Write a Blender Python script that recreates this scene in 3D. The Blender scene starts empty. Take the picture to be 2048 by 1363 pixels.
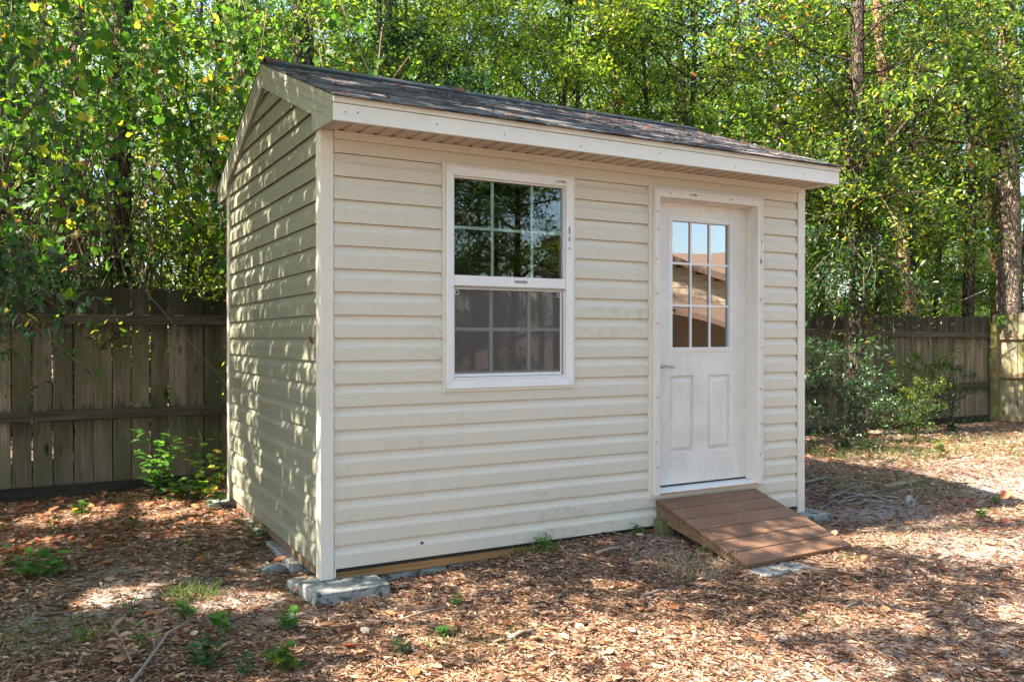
import bpy, bmesh, math, random
import numpy as np
from mathutils import Vector, Matrix
R = math.radians
random.seed(7)
rng = np.random.default_rng(11)
S = bpy.context.scene
COL = S.collection

# ------------------------------------------------------------------ camera, sky, sun, exposure
cam = bpy.data.objects.new('camera', bpy.data.cameras.new('camera'))
COL.objects.link(cam); S.camera = cam
cam.location = (-1.3433, -4.5275, 1.3216)
cam.rotation_euler = (R(90 - 0.2193), 0, R(-29.241))
cam.data.sensor_width = 36; cam.data.lens = 1694.3 / 2048 * 36
cam.data.clip_end = 600; cam.data.clip_start = 0.05

SUN_AZ, SUN_EL = 87.0, 50.0          # azimuth turned from +y towards -x
sun_dir = Vector((-math.sin(R(SUN_AZ)) * math.cos(R(SUN_EL)), math.cos(R(SUN_AZ)) * math.cos(R(SUN_EL)), math.sin(R(SUN_EL))))
W = bpy.data.worlds.new('World'); S.world = W; W.use_nodes = True
nt = W.node_tree; nt.nodes.clear()
sky = nt.nodes.new('ShaderNodeTexSky'); sky.sky_type = 'NISHITA'; sky.sun_disc = False
sky.sun_elevation = R(SUN_EL); sky.sun_rotation = R(-SUN_AZ); sky.air_density = 1.0; sky.dust_density = 1.6; sky.ozone_density = 1.0
bg = nt.nodes.new('ShaderNodeBackground'); bg.inputs[1].default_value = 0.105
out = nt.nodes.new('ShaderNodeOutputWorld')
nt.links.new(sky.outputs[0], bg.inputs[0]); nt.links.new(bg.outputs[0], out.inputs[0])
sl = bpy.data.lights.new('sun', 'SUN'); sl.energy = 5.0; sl.angle = R(0.53); sl.color = (1.0, 0.89, 0.74)
so = bpy.data.objects.new('sun', sl); COL.objects.link(so); so.location = (-20, 6, 26)
so.rotation_euler = sun_dir.to_track_quat('Z', 'Y').to_euler()
S.view_settings.view_transform = 'Standard'; S.view_settings.look = 'None'
S.view_settings.exposure = 2.36; S.view_settings.gamma = 1.0
S.cycles.max_bounces = 8; S.cycles.diffuse_bounces = 4; S.cycles.transparent_max_bounces = 16
S.cycles.caustics_reflective = False; S.cycles.caustics_refractive = False

# ------------------------------------------------------------------ object helpers
def tag(o, label=None, cat=None, group=None, kind=None):
    if label: o['label'] = label
    if cat: o['category'] = cat
    if group: o['group'] = group
    if kind: o['kind'] = kind
    return o
def link(o, parent=None):
    COL.objects.link(o)
    if parent is not None: o.parent = parent
    return o
def empty(name, loc=(0, 0, 0), rz=0.0, **k):
    o = bpy.data.objects.new(name, None); o.empty_display_size = 0.2
    o.location = loc; o.rotation_euler = (0, 0, rz); link(o); tag(o, **k); return o
def mesh_obj(name, V, F, mat, parent=None, loc=(0, 0, 0), smooth=False, rot=None):
    me = bpy.data.meshes.new(name); me.from_pydata([tuple(v) for v in V], [], F); me.validate(); me.update()
    if mat: me.materials.append(mat)
    if smooth: me.polygons.foreach_set('use_smooth', [True] * len(me.polygons))
    o = bpy.data.objects.new(name, me); o.location = loc
    if rot: o.rotation_euler = rot
    return link(o, parent)
def inst(name, me, parent, loc, rot=(0, 0, 0), scale=(1, 1, 1)):
    o = bpy.data.objects.new(name, me); o.location = loc; o.rotation_euler = rot; o.scale = scale
    return link(o, parent)
class MB:
    def __init__(s): s.V = []; s.F = []
    def add(s, V, F):
        b = len(s.V); s.V += [tuple(v) for v in V]; s.F += [tuple(i + b for i in f) for f in F]; return s
    def box(s, x0, y0, z0, x1, y1, z1):
        V = [(x0,y0,z0),(x1,y0,z0),(x1,y1,z0),(x0,y1,z0),(x0,y0,z1),(x1,y0,z1),(x1,y1,z1),(x0,y1,z1)]
        return s.add(V, [(0,3,2,1),(4,5,6,7),(0,1,5,4),(1,2,6,5),(2,3,7,6),(3,0,4,7)])
    def prism(s, A, B):           # A, B: matching closed outlines
        n = len(A); F = [tuple(range(n))[::-1], tuple(range(n, 2 * n))]
        F += [(i, (i + 1) % n, n + (i + 1) % n, n + i) for i in range(n)]
        return s.add(list(A) + list(B), F)
    def tube(s, P, Rr, n=6, cap=True):
        V, F = tube(P, Rr, n, cap); return s.add(V, F)
    def obj(s, name, mat, parent=None, loc=(0, 0, 0), smooth=False, bevel=0, rot=None):
        o = mesh_obj(name, s.V, s.F, mat, parent, loc, smooth, rot)
        fix(o.data, bevel); return o
def fix(me, bevel=0):
    bm = bmesh.new(); bm.from_mesh(me)
    bmesh.ops.recalc_face_normals(bm, faces=bm.faces)
    if bevel:
        ed = [e for e in bm.edges if len(e.link_faces) == 2 and e.calc_face_angle(0) > 0.6]
        bmesh.ops.bevel(bm, geom=ed, offset=bevel, segments=1, affect='EDGES')
    bm.to_mesh(me); bm.free()
def tube(P, Rr, n=6, cap=True):
    P = [Vector(p) for p in P]; V = []; F = []
    up = Vector((0.31, 0.17, 0.93)); m = len(P)
    for i, p in enumerate(P):
        t = (P[min(i + 1, m - 1)] - P[max(i - 1, 0)])
        t = t.normalized() if t.length > 1e-9 else Vector((0, 0, 1))
        a = t.cross(up)
        if a.length < 0.1: a = t.cross(Vector((1, 0, 0)))
        a.normalize(); b = t.cross(a)
        r = Rr[i] if hasattr(Rr, '__len__') else Rr
        for k in range(n):
            q = 2 * math.pi * k / n
            V.append(p + a * (r * math.cos(q)) + b * (r * math.sin(q)))
    for i in range(m - 1):
        for k in range(n):
            F.append((i * n + k, i * n + (k + 1) % n, (i + 1) * n + (k + 1) % n, (i + 1) * n + k))
    if cap:
        F.append(tuple(range(n))[::-1]); F.append(tuple((m - 1) * n + k for k in range(n)))
    return V, F
def box(name, mat, parent, x0, y0, z0, x1, y1, z1, bevel=0.0, label=None):
    o = MB().box(x0, y0, z0, x1, y1, z1).obj(name, mat, parent, bevel=bevel)
    if label: o['label'] = label
    return o

# ------------------------------------------------------------------ material helpers
class NT:
    def __init__(s, name):
        s.m = bpy.data.materials.new(name); s.m.use_nodes = True; s.t = s.m.node_tree; s.t.nodes.clear()
        s.o = s.n('ShaderNodeOutputMaterial')
    def n(s, typ, **k):
        nd = s.t.nodes.new(typ)
        for a, b in k.items():
            if isinstance(a, str) and hasattr(nd, a): setattr(nd, a, b)
        return nd
    def l(s, a, b): s.t.links.new(a, b)
    def pos(s): return s.n('ShaderNodeNewGeometry').outputs['Position']
    def objc(s): return s.n('ShaderNodeTexCoord').outputs['Object']
    def scale(s, v, sc, add=None):
        m = s.n('ShaderNodeMapping'); m.inputs['Scale'].default_value = sc; s.l(v, m.inputs['Vector'])
        if add is not None:
            c = s.n('ShaderNodeCombineXYZ'); [s.l(add, c.inputs[i]) for i in range(3)]; 
            mm = s.n('ShaderNodeVectorMath', operation='MULTIPLY'); mm.inputs[1].default_value = (37, 51, 43); s.l(c.outputs[0], mm.inputs[0])
            s.l(mm.outputs[0], m.inputs['Location'])
        return m.outputs[0]
    def noise(s, v, sc=5, det=4, rough=.55, dist=0):
        t = s.n('ShaderNodeTexNoise'); t.inputs['Scale'].default_value = sc; t.inputs['Detail'].default_value = det
        t.inputs['Roughness'].default_value = rough; t.inputs['Distortion'].default_value = dist; s.l(v, t.inputs['Vector']); return t.outputs['Fac']
    def ramp(s, v, stops):
        r = s.n('ShaderNodeValToRGB'); e = r.color_ramp.elements
        while len(e) < len(stops): e.new(0.5)
        for i, (p, c) in enumerate(stops):
            e[i].position = p
            if not hasattr(c, '__len__'): c = (c, c, c)
            e[i].color = (*c, 1)
        s.l(v, r.inputs[0]); return r.outputs[0]
    def mix(s, f, a, b, mode='MIX'):
        m = s.n('ShaderNodeMix', data_type='RGBA', blend_type=mode)
        for sock, v in ((m.inputs[0], f), (m.inputs[6], a), (m.inputs[7], b)):
            if hasattr(v, 'is_output'): s.l(v, sock)
            elif hasattr(v, '__len__'): sock.default_value = (*v, 1)
            else: sock.default_value = v
        return m.outputs[2]
    def math(s, op, a, b=0.0, clamp=False):
        m = s.n('ShaderNodeMath', operation=op); m.use_clamp = clamp
        for i, v in enumerate((a, b)):
            if hasattr(v, 'is_output'): s.l(v, m.inputs[i])
            else: m.inputs[i].default_value = v
        return m.outputs[0]
    def rnd(s): return s.n('ShaderNodeObjectInfo').outputs['Random']
    def z(s, v):
        q = s.n('ShaderNodeSeparateXYZ'); s.l(v, q.inputs[0]); return q.outputs
    def bsdf(s, col, rough=.6, spec=.3, bump=None, bs=.3, bd=.005, metal=0, disp_out=True):
        p = s.n('ShaderNodeBsdfPrincipled')
        for k, v in (('Base Color', col), ('Roughness', rough), ('Specular IOR Level', spec), ('Metallic', metal)):
            if hasattr(v, 'is_output'): s.l(v, p.inputs[k])
            elif hasattr(v, '__len__'): p.inputs[k].default_value = (*v, 1)
            else: p.inputs[k].default_value = v
        if bump is not None:
            b = s.n('ShaderNodeBump'); b.inputs['Strength'].default_value = bs; b.inputs['Distance'].default_value = bd
            s.l(bump, b.inputs['Height']); s.l(b.outputs[0], p.inputs['Normal'])
        if disp_out: s.l(p.outputs[0], s.o.inputs[0])
        return p

def m_vinyl(name, base, stain, amt, courses=False):
    n = NT(name); p = n.pos()
    big = n.noise(n.scale(p, (1.1, 1.1, 1.9)), 1.0, 5, .6, .4)
    mott = n.noise(n.scale(p, (14, 14, 22)), 1.0, 6, .7)
    f = n.math('MULTIPLY', n.ramp(big, [(.42, 0), (.68, 1)]), n.ramp(mott, [(.40, .15), (.62, 1)]))
    f = n.math('MULTIPLY', f, amt)
    if courses:
        zz = n.math('FRACT', n.math('DIVIDE', n.math('SUBTRACT', n.z(p)[2], .052), .127))
        fl = n.ramp(zz, [(.0, 1), (.56, 1), (.66, .15)])
        f = n.math('MULTIPLY', f, fl)
        f = n.math('MAXIMUM', f, n.math('MULTIPLY', fl, .20))
    c = n.mix(f, base, stain)
    streak = n.noise(n.scale(p, (22, 22, .9)), 1.0, 4, .6)
    c = n.mix(n.math('MULTIPLY', n.ramp(streak, [(.5, 0), (.75, 1)]), .03 + amt * .07), c, [q * .62 for q in stain])
    fine = n.noise(n.scale(p, (6, 6, 120)), 1.0, 3, .6)
    c = n.mix(n.math('MULTIPLY', fine, .10), c, [q * .75 for q in base])
    n.bsdf(c, .5, .35, bump=n.math('ADD', n.math('MULTIPLY', fine, .5), n.noise(n.scale(p, (2, 2, 5)), 1, 2)), bs=.25, bd=.004)
    return n.m
M = {}
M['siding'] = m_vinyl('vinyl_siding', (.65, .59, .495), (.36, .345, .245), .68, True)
M['siding_mossy_shaded'] = m_vinyl('vinyl_siding_mossy_shaded', (.255, .25, .185), (.11, .12, .075), .9, True)  # left gable: algae green, base also darkened to stand for its shade
M['trim'] = m_vinyl('beige_trim', (.69, .635, .55), (.41, .385, .31), .3)
M['fascia'] = m_vinyl('fascia_metal', (.74, .705, .63), (.44, .44, .35), .5)
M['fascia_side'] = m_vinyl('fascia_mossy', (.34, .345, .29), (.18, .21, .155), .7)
def m_simple(name, col, rough=.5, spec=.4, nz=30, amt=.25, metal=0, bump=.2, dark=.6, stretch=(1, 1, 1)):
    n = NT(name); p = n.scale(n.pos(), stretch)
    a = n.noise(p, nz, 5, .65); b = n.noise(p, nz * .15, 3, .5)
    c = n.mix(n.math('MULTIPLY', n.ramp(a, [(.35, 0), (.75, 1)]), amt), col, [q * dark for q in col])
    c = n.mix(n.math('MULTIPLY', b, amt * .8), c, [q * dark for q in col])
    n.bsdf(c, rough, spec, bump=a, bs=bump, bd=.003, metal=metal); return n.m
M['white'] = m_simple('white_vinyl', (.74, .73, .71), .38, .45, 18, .22, dark=.72)
M['white_wood'] = m_simple('painted_wood', (.73, .69, .635), .55, .3, 24, .35, dark=.66, stretch=(1, 1, .25))
M['bar'] = m_simple('window_bar', (.74, .84, .78), .4, .4, 30, .1)
M['metal'] = m_simple('worn_metal', (.55, .50, .42), .32, .5, 60, .5, metal=.9, dark=.3)
M['dark'] = m_simple('dark_gap', (.03, .027, .024), .9, .1)
M['osb'] = m_simple('sheathing', (.20, .12, .06), .8, .1, 25, .5)
M['stud'] = m_simple('stud_timber', (.42, .30, .16), .75, .1, 10, .4, stretch=(6, 6, 1))
M['sticker'] = m_simple('label_residue', (.45, .44, .44), .8, .1, 200, .9, dark=.35)
M['screw'] = m_simple('nail_hole', (.10, .08, .07), .8, .2)
M['felt'] = m_simple('tar_felt', (.055, .05, .045), .85, .2, 60, .6)
def m_door():
    n = NT('door_paint'); p = n.pos()
    a = n.noise(n.scale(p, (3, 3, 3)), 1, 7, .7, .6); b = n.noise(n.scale(p, (40, 40, 9)), 1, 4, .6)
    c = n.mix(n.ramp(a, [(.38, 0), (.72, .55)]), (.71, .67, .61), (.50, .46, .41))
    c = n.mix(n.ramp(b, [(.54, 0), (.8, .28)]), c, (.38, .35, .33)); sc_ = n.noise(n.scale(p, (9, 9, 6)), 1, 8, .8, 1.2)
    low = n.ramp(n.z(p)[2], [(.45, 1), (1.0, .25)])
    c = n.mix(n.math('MULTIPLY', n.ramp(sc_, [(.54, 0), (.66, .28)]), low), c, (.36, .34, .33))
    n.bsdf(c, .45, .35, bump=b, bs=.12, bd=.003); return n.m
M['door'] = m_door()
def m_glass(name, tint=(1, 1, 1), gl=1.0):
    n = NT(name); f = n.n('ShaderNodeFresnel'); f.inputs['IOR'].default_value = 1.55
    t = n.n('ShaderNodeBsdfTransparent'); t.inputs[0].default_value = (*tint, 1)
    g = n.n('ShaderNodeBsdfGlossy'); g.inputs['Roughness'].default_value = 0.0; g.inputs[0].default_value = (1, 1, 1, 1)
    w = n.noise(n.scale(n.pos(), (1.6, 1.6, 1.2)), 1, 1, .5)
    b = n.n('ShaderNodeBump'); b.inputs['Strength'].default_value = .08; b.inputs['Distance'].default_value = .02
    n.l(w, b.inputs['Height']); n.l(b.outputs[0], g.inputs['Normal'])
    x = n.n('ShaderNodeMixShader'); n.l(n.math('MULTIPLY', f.outputs[0], gl, True), x.inputs[0])
    n.l(t.outputs[0], x.inputs[1]); n.l(g.outputs[0], x.inputs[2]); n.l(x.outputs[0], n.o.inputs[0]); return n.m
M['glass'] = m_glass('window_glass', (.93, .97, .95), 1.15)
M['glass_low'] = m_glass('lower_sash_glass', (.95, .97, .95), 3.2)
M['door_glass'] = m_glass('door_glass', (.45, .46, .46), 6.0)
def m_screen():
    n = NT('insect_screen'); d = n.n('ShaderNodeBsdfPrincipled')
    p = n.pos(); c = n.mix(n.noise(n.scale(p, (9, 9, 30)), 1, 4, .6), (.10, .082, .074), (.17, .145, .135)); n.l(c, d.inputs['Base Color'])
    d.inputs['Roughness'].default_value = .6
    t = n.n('ShaderNodeBsdfTransparent'); x = n.n('ShaderNodeMixShader'); x.inputs[0].default_value = .38
    n.l(t.outputs[0], x.inputs[1]); n.l(d.outputs[0], x.inputs[2]); n.l(x.outputs[0], n.o.inputs[0]); return n.m
M['screen'] = m_screen()
def m_soffit():
    n = NT('soffit_vinyl'); p = n.pos()
    v = n.n('ShaderNodeTexVoronoi'); v.inputs['Scale'].default_value = 130; v.inputs['Randomness'].default_value = 0.0
    n.l(n.scale(p, (1, .8, 1)), v.inputs['Vector'])
    f = n.ramp(v.outputs['Distance'], [(.18, 1), (.32, 0)])
    c = n.mix(n.math('MULTIPLY', f, .55), (.50, .43, .35), (.13, .10, .08))
    c = n.mix(n.math('MULTIPLY', n.noise(p, 4, 4), .3), c, (.38, .33, .26))
    n.bsdf(c, .55, .3, bump=n.math('SUBTRACT', 1, f), bs=.4, bd=.002); return n.m
M['soffit'] = m_soffit()
def m_shingle():
    n = NT('asphalt_shingle'); p = n.pos(); r = n.rnd()
    g = n.noise(p, 420, 2, .8); w = n.noise(n.scale(p, (1.3, 1.3, 1.3)), 1, 4, .7, .5)
    base = n.ramp(r, [(0, (.010, .010, .013)), (.4, (.022, .022, .026)), (.62, (.055, .055, .06)), (.8, (.14, .135, .14)), (1, (.24, .235, .23))])
    st = n.noise(n.scale(p, (7, 55, 55)), 1, 4, .7, .3)
    c = n.mix(n.ramp(g, [(.38, 0), (.66, .55)]), base, (.11, .105, .11))
    c = n.mix(n.ramp(st, [(.40, .85), (.48, 0)]), c, (.010, .010, .012)); c = n.mix(n.ramp(st, [(.54, 0), (.64, .8)]), c, (.26, .25, .25))
    c = n.mix(n.ramp(w, [(.56, 0), (.70, .35)]), c, (.10, .06, .045))
    n.bsdf(c, .88, .2, bump=g, bs=.7, bd=.003); return n.m
M['shingle'] = m_shingle()
M['vent'] = m_simple('ridge_vent_plastic', (.020, .022, .026), .45, .4, 40, .4)
M['capred'] = m_simple('red_brown_cap', (.16, .075, .06), .85, .2, 200, .5)
def m_fence(name, light, dark, green, toph):
    n = NT(name); o = n.objc(); r = n.rnd(); x, y, z = n.z(o)
    g1 = n.noise(n.scale(o, (38, 38, 1.6), r), 1, 5, .65, .5)
    g2 = n.noise(n.scale(o, (130, 130, 4), r), 1, 3, .7)
    blot = n.noise(n.scale(o, (5, 5, 1.6), r), 1, 4, .6)
    w = n.n('ShaderNodeTexWave'); w.wave_type = 'RINGS'; w.rings_direction = 'Y'; w.inputs['Scale'].default_value = 5.5
    w.inputs['Distortion'].default_value = 6; w.inputs['Detail'].default_value = 2; w.inputs['Detail Scale'].default_value = .6
    n.l(n.scale(o, (3.2, 1, .55), r), w.inputs['Vector'])
    c = n.mix(n.ramp(g1, [(.3, 0), (.7, 1)]), light, [q * .45 for q in light])
    c = n.mix(n.math('MULTIPLY', w.outputs['Fac'], .35), c, [q * .55 for q in light])
    c = n.mix(n.ramp(g2, [(.5, 0), (.72, .6)]), c, dark)
    c = n.mix(n.math('MULTIPLY', n.ramp(blot, [(.38, 0), (.58, 1)]), .85), c, green)
    kn = n.n('ShaderNodeTexVoronoi'); kn.inputs['Scale'].default_value = 1.0; n.l(n.scale(o, (7.0, 2, 2.2), r), kn.inputs['Vector'])
    c = n.mix(n.ramp(kn.outputs['Distance'], [(.06, .95), (.16, 0)]), c, [q * .6 for q in dark])
    # black mildew on the tops and in runs under the rails
    edge = n.math('ADD', z, n.math('MULTIPLY', n.math('SUBTRACT', n.noise(n.scale(o, (26, 26, 2), r), 1, 4, .6), .5), .75))
    e = n.ramp(n.math('DIVIDE', edge, 2.0), toph)
    c = n.mix(e, c, dark)
    tone = n.math('ADD', n.math('MULTIPLY', r, .65), .62)
    hs = n.n('ShaderNodeHueSaturation'); n.l(c, hs.inputs['Color']); n.l(tone, hs.inputs['Value'])
    n.bsdf(hs.outputs[0], .88, .15, bump=n.math('ADD', g1, n.math('MULTIPLY', g2, .7)), bs=.7, bd=.006); return n.m
M['fence'] = m_fence('weathered_board', (.33, .245, .185), (.032, .025, .020), (.115, .115, .055), [(0, .25), (.06, 0), (.26, 0), (.36, .55), (.39, 0), (.68, .1), (.80, .75), (.86, .85)])
M['fence_pale'] = m_fence('pale_board', (.42, .36, .26), (.05, .04, .03), (.20, .20, .08), [(0, .2), (.06, 0), (.3, 0), (.4, .15), (.5, 0), (.8, .3), (.95, .7)])
def m_rail(name, col, dark, green):
    n = NT(name); p = n.pos(); r = n.rnd()
    g = n.noise(n.scale(p, (2, 40, 40)), 1, 5, .7, .4); b = n.noise(n.scale(p, (1.5, 3, 3)), 1, 4, .6)
    c = n.mix(n.ramp(g, [(.35, 0), (.7, 1)]), col, dark); c = n.mix(n.ramp(b, [(.45, 0), (.65, .7)]), c, green)
    n.bsdf(c, .88, .15, bump=g, bs=.6, bd=.005); return n.m
M['rail'] = m_rail('fence_rail_wood', (.13, .10, .075), (.028, .022, .018), (.06, .055, .035))
M['rail_pale'] = m_rail('pale_rail_wood', (.36, .28, .18), (.10, .07, .05), (.20, .17, .08))
M['kick'] = m_rail('kickboard_wood', (.05, .042, .034), (.018, .015, .013), (.05, .042, .032))
M['beam'] = m_rail('skid_beam_wood', (.40, .22, .09), (.17, .085, .035), (.30, .17, .075))
M['stringer'] = m_rail('ramp_stringer_wood', (.26, .17, .11), (.08, .05, .035), (.16, .12, .08))
M['blockwood'] = m_rail('treated_block', (.20, .18, .10), (.07, .06, .035), (.12, .13, .06))
M['gate_post'] = m_rail('green_post_wood', (.22, .19, .08), (.08, .07, .03), (.15, .17, .05))
def m_ramp():
    n = NT('composite_decking'); p = n.pos(); r = n.rnd()
    g = n.noise(n.scale(p, (6, 90, 90)), 1, 4, .7); b = n.noise(n.scale(p, (3, 3, 3)), 1, 6, .65, .5); s = n.noise(p, 160, 2, .8)
    c = n.mix(n.ramp(b, [(.36, 0), (.68, .75)]), (.175, .092, .055), (.26, .155, .100))
    c = n.mix(n.ramp(g, [(.45, 0), (.75, .4)]), c, (.085, .05, .037)); c = n.mix(n.ramp(s, [(.66, 0), (.74, .5)]), c, (.36, .28, .22))
    hs = n.n('ShaderNodeHueSaturation'); n.l(c, hs.inputs['Color']); n.l(n.math('ADD', n.math('MULTIPLY', r, .22), .88), hs.inputs['Value'])
    n.bsdf(hs.outputs[0], .68, .25, bump=g, bs=.3, bd=.003); return n.m
M['ramp'] = m_ramp()
def m_conc():
    n = NT('concrete'); p = n.pos()
    a = n.noise(p, 9, 6, .7); s = n.noise(p, 180, 3, .8); e = n.noise(n.scale(p, (14, 14, 20)), 1, 5, .75, .6)
    c = n.mix(n.ramp(a, [(.35, 0), (.7, 1)]), (.33, .34, .32), (.20, .205, .19)); c = n.mix(n.ramp(s, [(.55, 0), (.7, .5)]), c, (.18, .18, .17))
    c = n.mix(n.ramp(e, [(.50, 0), (.62, .9)]), c, (.035, .037, .033))
    n.bsdf(c, .9, .2, bump=n.math('ADD', a, n.math('MULTIPLY', s, .3)), bs=.5, bd=.006); return n.m
M['concrete'] = m_conc()
def m_bark(name, a, b, cc):
    n = NT(name); o = n.objc(); r = n.rnd()
    v = n.n('ShaderNodeTexVoronoi'); v.feature = 'DISTANCE_TO_EDGE'; v.inputs['Scale'].default_value = 1
    ns = n.n('ShaderNodeTexNoise'); ns.inputs['Scale'].default_value = 6; n.l(o, ns.inputs['Vector'])
    mx = n.n('ShaderNodeVectorMath', operation='MULTIPLY_ADD'); n.l(ns.outputs['Color'], mx.inputs[0]); mx.inputs[1].default_value = (.12, .12, .3); n.l(o, mx.inputs[2])
    n.l(n.scale(mx.outputs[0], (26, 26, 6), r), v.inputs['Vector'])
    f = n.ramp(v.outputs['Distance'], [(.02, 0), (.22, 1)]); g = n.noise(n.scale(o, (40, 40, 12), r), 1, 5, .7)
    c = n.mix(f, cc, n.mix(g, a, b))
    n.bsdf(c, .92, .1, bump=n.math('ADD', f, n.math('MULTIPLY', g, .5)), bs=.9, bd=.02); return n.m
M['bark'] = m_bark('grey_brown_bark', (.17, .13, .10), (.09, .07, .055), (.030, .024, .020))
M['bark_red'] = m_bark('reddish_pine_bark', (.50, .28, .17), (.33, .19, .13), (.10, .055, .04))
M['bark_pale'] = m_bark('pale_pine_bark', (.46, .36, .28), (.28, .21, .17), (.11, .075, .06))
M['twig'] = m_simple('twig_bark', (.20, .15, .11), .9, .1, 50, .6, dark=.4)
M['twig_grey'] = m_simple('dead_twig', (.34, .29, .24), .9, .1, 50, .6, dark=.4)
M['stem'] = m_simple('green_stem', (.10, .12, .05), .7, .2, 50, .4)
def m_leaf(name, stops, trans, gloss=.42, spec=.5, tf=.35, tc=None):
    n = NT(name); a = n.n('ShaderNodeAttribute'); a.attribute_name = 'tint'; t = a.outputs['Fac']
    c = n.ramp(t, stops)
    p = n.bsdf(c, gloss, spec, disp_out=False)
    tr = n.n('ShaderNodeBsdfTranslucent')
    cc = n.mix(1.0, c, trans, 'MULTIPLY'); n.l(cc, tr.inputs[0])
    x = n.n('ShaderNodeMixShader'); x.inputs[0].default_value = tf
    n.l(p.outputs[0], x.inputs[1]); n.l(tr.outputs[0], x.inputs[2]); n.l(x.outputs[0], n.o.inputs[0]); return n.m
G = [(0, (.010, .030, .011)), (.28, (.026, .066, .015)), (.56, (.075, .135, .019)), (.82, (.15, .205, .026)), (.95, (.20, .22, .03)), (.975, (.34, .24, .03)), (1, (.34, .11, .03))]
M['leaf'] = m_leaf('oak_leaf', G, (3.4, 3.4, 1.5), .34, .6, .48)
M['leaf_lime'] = m_leaf('lime_leaf', [(0, (.014, .040, .012)), (.3, (.048, .102, .017)), (.68, (.125, .185, .025)), (.92, (.25, .27, .035)), (.965, (.38, .26, .03)), (1, (.38, .11, .03))], (3.2, 3.1, 1.3), .36, .6, .5)
M['leaf_dark'] = m_leaf('laurel_leaf', [(0, (.014, .040, .018)), (.5, (.028, .072, .028)), (1, (.055, .12, .035))], (2.4, 2.8, 1.2), .28, .6, .3)
M['leaf_vine'] = m_leaf('grape_leaf', [(0, (.030, .085, .022)), (.5, (.055, .13, .022)), (.85, (.10, .19, .022)), (.94, (.30, .30, .04)), (1, (.33, .15, .05))], (3.0, 3.0, 1.2), .45, .4, .45)
M['leaf_plant'] = m_leaf('seedling_leaf', [(0, (.04, .12, .025)), (.6, (.07, .18, .03)), (1, (.15, .26, .04))], (2.6, 2.8, 1.2), .4, .5, .35)
M['grass'] = m_leaf('grass_blade', [(0, (.05, .10, .02)), (.6, (.09, .16, .03)), (.85, (.24, .22, .09)), (1, (.35, .30, .17))], (2, 2, 1), .5, .3, .3)
M['straw'] = m_leaf('straw_blade', [(0, (.30, .24, .14)), (1, (.5, .42, .27))], (1.2, 1.2, 1), .6, .2, .2)
M['litter'] = m_leaf('fallen_leaf', [(0, (.085, .050, .036)), (.2, (.20, .115, .073)), (.42, (.36, .215, .135)), (.64, (.52, .34, .225)), (.84, (.62, .46, .335)), (.91, (.40, .16, .075)), (.965, (.54, .45, .37)), (1, (.30, .07, .04))], (1.2, 1.1, .9), .62, .25, .18)
M['litter_red'] = m_leaf('fallen_red_leaf', [(0, (.08, .035, .022)), (.3, (.21, .085, .042)), (.6, (.38, .15, .065)), (.85, (.48, .26, .14)), (1, (.36, .07, .035))], (1.2, 1.1, .9), .6, .25, .18)
def m_ground():
    n = NT('forest_floor'); p = n.pos()
    big = n.noise(p, .7, 5, .6, .3); mid = n.noise(p, 6, 6, .7); fine = n.noise(n.scale(p, (1, 1.6, 1)), 70, 5, .75)
    v = n.n('ShaderNodeTexVoronoi'); v.inputs['Scale'].default_value = 55; n.l(n.scale(p, (1, 1.5, 1)), v.inputs['Vector'])
    hue = n.z(v.outputs['Color'])[0]
    leafc = n.ramp(hue, [(0, (.05, .032, .022)), (.3, (.13, .075, .048)), (.6, (.24, .145, .09)), (.85, (.33, .22, .15)), (1, (.20, .08, .04))])
    soil = n.mix(fine, (.13, .10, .085), (.32, .255, .21)); sand = n.mix(fine, (.24, .215, .20), (.50, .47, .46))
    c = n.mix(n.ramp(mid, [(.40, 0), (.58, .85)]), soil, leafc)
    at = n.n('ShaderNodeAttribute'); at.attribute_name = 'sand'
    sm = n.math('MULTIPLY', n.math('MAXIMUM', n.ramp(big, [(.56, 0), (.70, .8)]), n.math('MULTIPLY', at.outputs['Fac'], 1.3, True)), n.ramp(mid, [(.36, .35), (.52, 1)]))
    c = n.mix(n.math('MULTIPLY', sm, .8), c, sand)
    n.bsdf(c, .95, .1, bump=n.math('ADD', n.math('MULTIPLY', fine, .6), n.math('ADD', mid, v.outputs['Distance'])), bs=.8, bd=.02); return n.m
M['ground'] = m_ground()

# ------------------------------------------------------------------ ground
def gz(x, y):
    x = np.asarray(x, float); y = np.asarray(y, float)
    z = -0.062 + .085 * np.exp(-((x - 2.0) ** 2 / .9 + (y - .1) ** 2 / .5)) + .03 * np.exp(-((x + .1) ** 2 + (y - 2.3) ** 2) / .8)
    z = z - .035 * np.exp(-((x) ** 2 + (y - .3) ** 2) / .25) - .03 * np.exp(-((x + 1.6) ** 2 / 2 + (y - 3.9) ** 2 / 2))
    z = z + .008 * np.sin(3.1 * x + 1.3 * y) * np.sin(2.3 * y - .7 * x) + .012 * np.sin(.9 * x + 2) * np.sin(.8 * y)
    d = np.sqrt((x - 1) ** 2 + (y) ** 2)
    return z + .06 * np.clip((d - 9) / 10, 0, 1) * np.sin(.33 * x) * np.cos(.29 * y)
def axis(a, b, st, far):
    core = list(np.arange(a, b, st)); e = []; s = st; v = b
    while v < far: e.append(v); s *= 1.35; v += s
    e.append(far); f = []; s = st; v = a - st
    while v > -far: f.append(v); s *= 1.35; v -= s
    f.append(-far); return np.array(f[::-1] + core + e)
gx, gy = axis(-3, 14, .11, 250), axis(-5, 5, .11, 250)
X, Y = np.meshgrid(gx, gy); Z = gz(X, Y)
fl = (np.abs(X) < 30) & (np.abs(Y) < 30); Z = np.where(fl, Z, -.062)
nx, ny = len(gx), len(gy)
V = np.stack([X, Y, Z], -1).reshape(-1, 3)
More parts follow.
